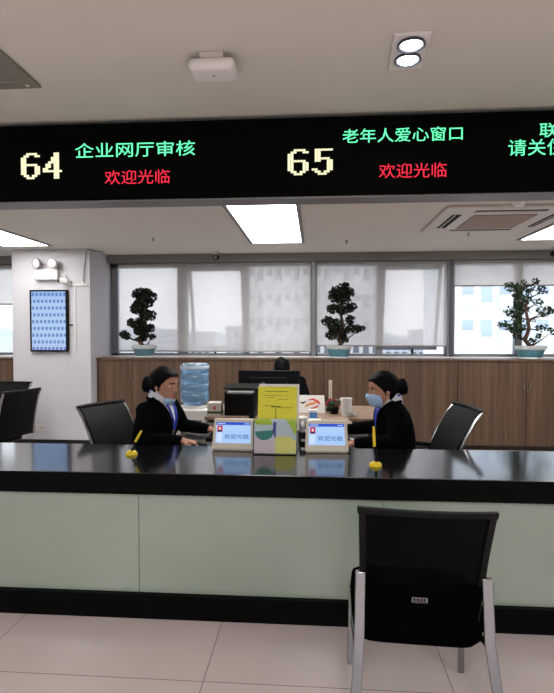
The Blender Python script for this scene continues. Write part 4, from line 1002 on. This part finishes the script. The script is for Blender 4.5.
    if vneck:
        for s_ in (-1, 1):
            pts = []
            for i in range(9):
                z = zb + (zn - .015 - zb) * i / 8; l = vhalf(z) + .018
                fz, dz, wz = 0, 0, 0
                for a, b in zip(spine, spine[1:]):
                    if a[0] <= z <= b[0]:
                        k = (z - a[0]) / (b[0] - a[0]); fz = a[1] + (b[1] - a[1]) * k; dz = a[3] + (b[3] - a[3]) * k; wz = a[2] + (b[2] - a[2]) * k
                pts.append(W_(fz + dz * math.sqrt(max(0, 1 - (l / wz) ** 2)) + .002, s_ * l, z))
            pts.append(W_(spine[-1][1] + .0, s_ * .100, zn - .026)); pts.append(W_(spine[-1][1] - .06, s_ * .066, zn - .014))
            jk.tube(pts, [.008] + [.017] * 8 + [.014, .012], 10)
    me = fused(jk, .007, 3)
    if vneck:
        import bmesh
        bm = bmesh.new(); bm.from_mesh(me); kill = []
        for f_ in bm.faces:
            c = f_.calc_center_median() - B; l = c.dot(Lf); fw = c.dot(F)
            if zb < c.z and fw > spine[-3][1] + .01 and abs(l) < vhalf(c.z): kill.append(f_)
            elif c.z > zn - .046 and fw > spine[-1][1] - .045 and l * l + (fw - spine[-1][1] - .012) ** 2 < .092 ** 2: kill.append(f_)
        bmesh.ops.delete(bm, geom=kill, context='FACES'); bm.to_mesh(me); bm.free()
    add('jacket', me, M['suit'])
    # shirt, collar, lanyard
    if vneck:
        sm_ = MB(); sm_.loft(torso(.945, 0, .66)); add('shirt', fused(sm_, .007, 3), M['shirt'])
        co = MB(); rings = []
        nb = W_(spine[-1][1] + .004, 0, 0)
        for z, r_ in ((zn - .035, .072), (zn + .008, .067), (zn + .030, .064), (zn + .010, .074), (zn - .050, .089)):
            rings.append([nb + F * (r_ * cos(a) - (z - zn) * .1) + Lf * r_ * sin(a) + Vector((0, 0, z + .010 * -cos(a))) for a in [.25 + (2 * pi - .5) * i / 30 for i in range(31)]])
        co.loft(rings, cap=False, closed=False)
        build('collar', co, M['shirt'], t)
        ly = MB()
        for s_ in (-1, 1):
            pts = []
            for i in range(8):
                z = .80 + (zn + .012 - .80) * i / 7; l = .010 + (z - .80) / (zn - .80) * .042
                for a, b in zip(spine, spine[1:]):
                    if a[0] <= z <= b[0] or (b is spine[-1] and z > b[0]):
                        k = min(1, (z - a[0]) / (b[0] - a[0])); fz = a[1] + (b[1] - a[1]) * k; dz = a[3] + (b[3] - a[3]) * k; wz = a[2] + (b[2] - a[2]) * k
                pts.append(W_(fz + .95 * dz * math.sqrt(max(0, 1 - (l / wz) ** 2)) + .006, s_ * l, z))
            pts.append(W_(spine[-1][1] - .045, s_ * .055, zn + .024)); pts.append(W_(spine[-1][1] - .07, 0, zn + .026))
            ly.tube(pts, .008, 8, flat=.9)
        build('lanyard', ly, M['lanyard'], t)
    # mask
    if mask_low is not None:
        lv = [(-.086, .057, .084), (-.103, .065, .089), (-.122, .061, .080), (-.138, .050, .064), (-.148, .040, .045)] if mask_low else [(-.018, .048, .119), (-.036, .062, .128), (-.060, .066, .120), (-.085, .060, .110), (-.104, .046, .098), (-.113, .036, .082)]
        mm = MB(); rings = []
        for z, w, f in lv:
            row = [Vector((w * sin(a), -.005 + (f + .005) * cos(a) ** .8, z)) for a in [radians((-64 if mask_low else -76) + (128 if mask_low else 152) * i / 24) for i in range(25)]]
            rings.append([H_(v) for v in row] + [H_((v.x * .96, v.y - .004, v.z)) for v in reversed(row)])
        mm.loft(rings); mk_ = build('face_mask', mm, M['mask'], t)
        lo = MB()
        for s_ in (-1, 1):
            for q in (lv[1], lv[-2]):
                lo.tube([H_((s_ * q[1] * .97, .012, q[0])), H_((s_ * .073, -.005, (q[0] - .012) / 2 - .006)), H_((s_ * .079, -.026, -.004))], .0016, 6)
        build('ear_loops', lo, M['white'], mk_)
    # trousers and shoes
    tr = MB()
    for s_, (hip, knee, ank) in leg_pts.items(): tr.ball_tube([hip, hip.lerp(knee, .5), knee, knee.lerp(ank, .4), ank + Vector((0, 0, .03))], [.086, .077, .062, .060, .050], 16)
    tr.ell(W_(0, 0, hz + .03), (.15, .15, .085), 24, 14)
    add('trousers', fused(tr, .008, 3), M['suit'])
    for s_ in (-1, 1):
        sh = MB(); sh.ball_tube([W_(hips_f - .035, s_ * .10, .042), W_(hips_f + .05, s_ * .10, .044), W_(hips_f + .135, s_ * .106, .036)], [.040, .043, .034], 14)
        me = fused(sh, .006, 2)
        for v in me.vertices: v.co.z = max(v.co.z, .002)
        add('shoe', me, M['leather'])
    return t

V3 = lambda *a: Vector(a)
SP = [(.50, -.01, .165, .130), (.58, -.005, .165, .130), (.68, 0, .152, .122), (.78, .01, .160, .126), (.87, .03, .170, .126), (.94, .045, .165, .112), (.985, .052, .125, .088), (1.015, .056, .078, .066), (1.03, .058, .058, .056)]
SPL = [(.50, -.01, .165, .130), (.58, -.005, .165, .135), (.68, .008, .152, .135), (.78, .028, .160, .148), (.87, .045, .168, .145), (.94, .052, .163, .122), (.985, .056, .125, .090), (1.015, .060, .078, .066), (1.03, .062, .058, .056)]
person('woman in black suit and blue lanyard facing right, blue mask pulled under her chin', (-1.165, 3.63), radians(-14), radians(-18), radians(6), SPL, (-1.060, 3.60, 1.116),
       {-1: (V3(-1.165, 3.475, .945), V3(-1.145, 3.41, .765), V3(-.905, 3.425, .755)), 1: (V3(-1.06, 3.765, .945), V3(-.985, 3.83, .785), V3(-.79, 3.76, .772))},
       .42, True, {-1: ((1, 0, -.10), (0, 0, 1), .45), 1: ((1, -.1, -.12), (0, 0, 1), .4)}, ((-.116, -.020), (.048, .050, .060)))
SP2 = [(z - .012 if z > .6 else z, f * .8, w, d) for z, f, w, d in SP]
person('woman in black suit facing left, wearing a pale blue mask, hair in a low bun', (.575, 3.66), radians(183), radians(188), radians(8), SP2, (.468, 3.63, 1.092),
       {1: (V3(.55, 3.505, .935), V3(.50, 3.41, .77), V3(.275, 3.44, .755)), -1: (V3(.55, 3.81, .935), V3(.46, 3.86, .79), V3(.23, 3.80, .775))},
       .42, False, {1: ((-1, .12, -.10), (0, 0, 1), .45), -1: ((-1, -.05, -.12), (0, 0, 1), .4)}, ((-.124, -.004), (.044, .041, .056)))
SP3 = [(.50 + (z - .50) * .96, f, w, d) for z, f, w, d in SP]
person('person in black behind the back monitor, only dark hair and one shoulder showing', (-.33, 5.82), radians(-92), radians(-80), radians(42), SP3, (-.365, 5.72, 1.065),
       {1: (V3(-.16, 5.78, .925), V3(-.10, 5.64, .77), V3(-.20, 5.44, .72)), -1: (V3(-.50, 5.78, .925), V3(-.57, 5.66, .77), V3(-.47, 5.44, .72))},
       .36, None, {1: ((-.1, -1, .0), (0, 0, 1), .45), -1: ((.1, -1, 0), (0, 0, 1), .45)}, ((-.11, .02), (.04, .03, .04)))
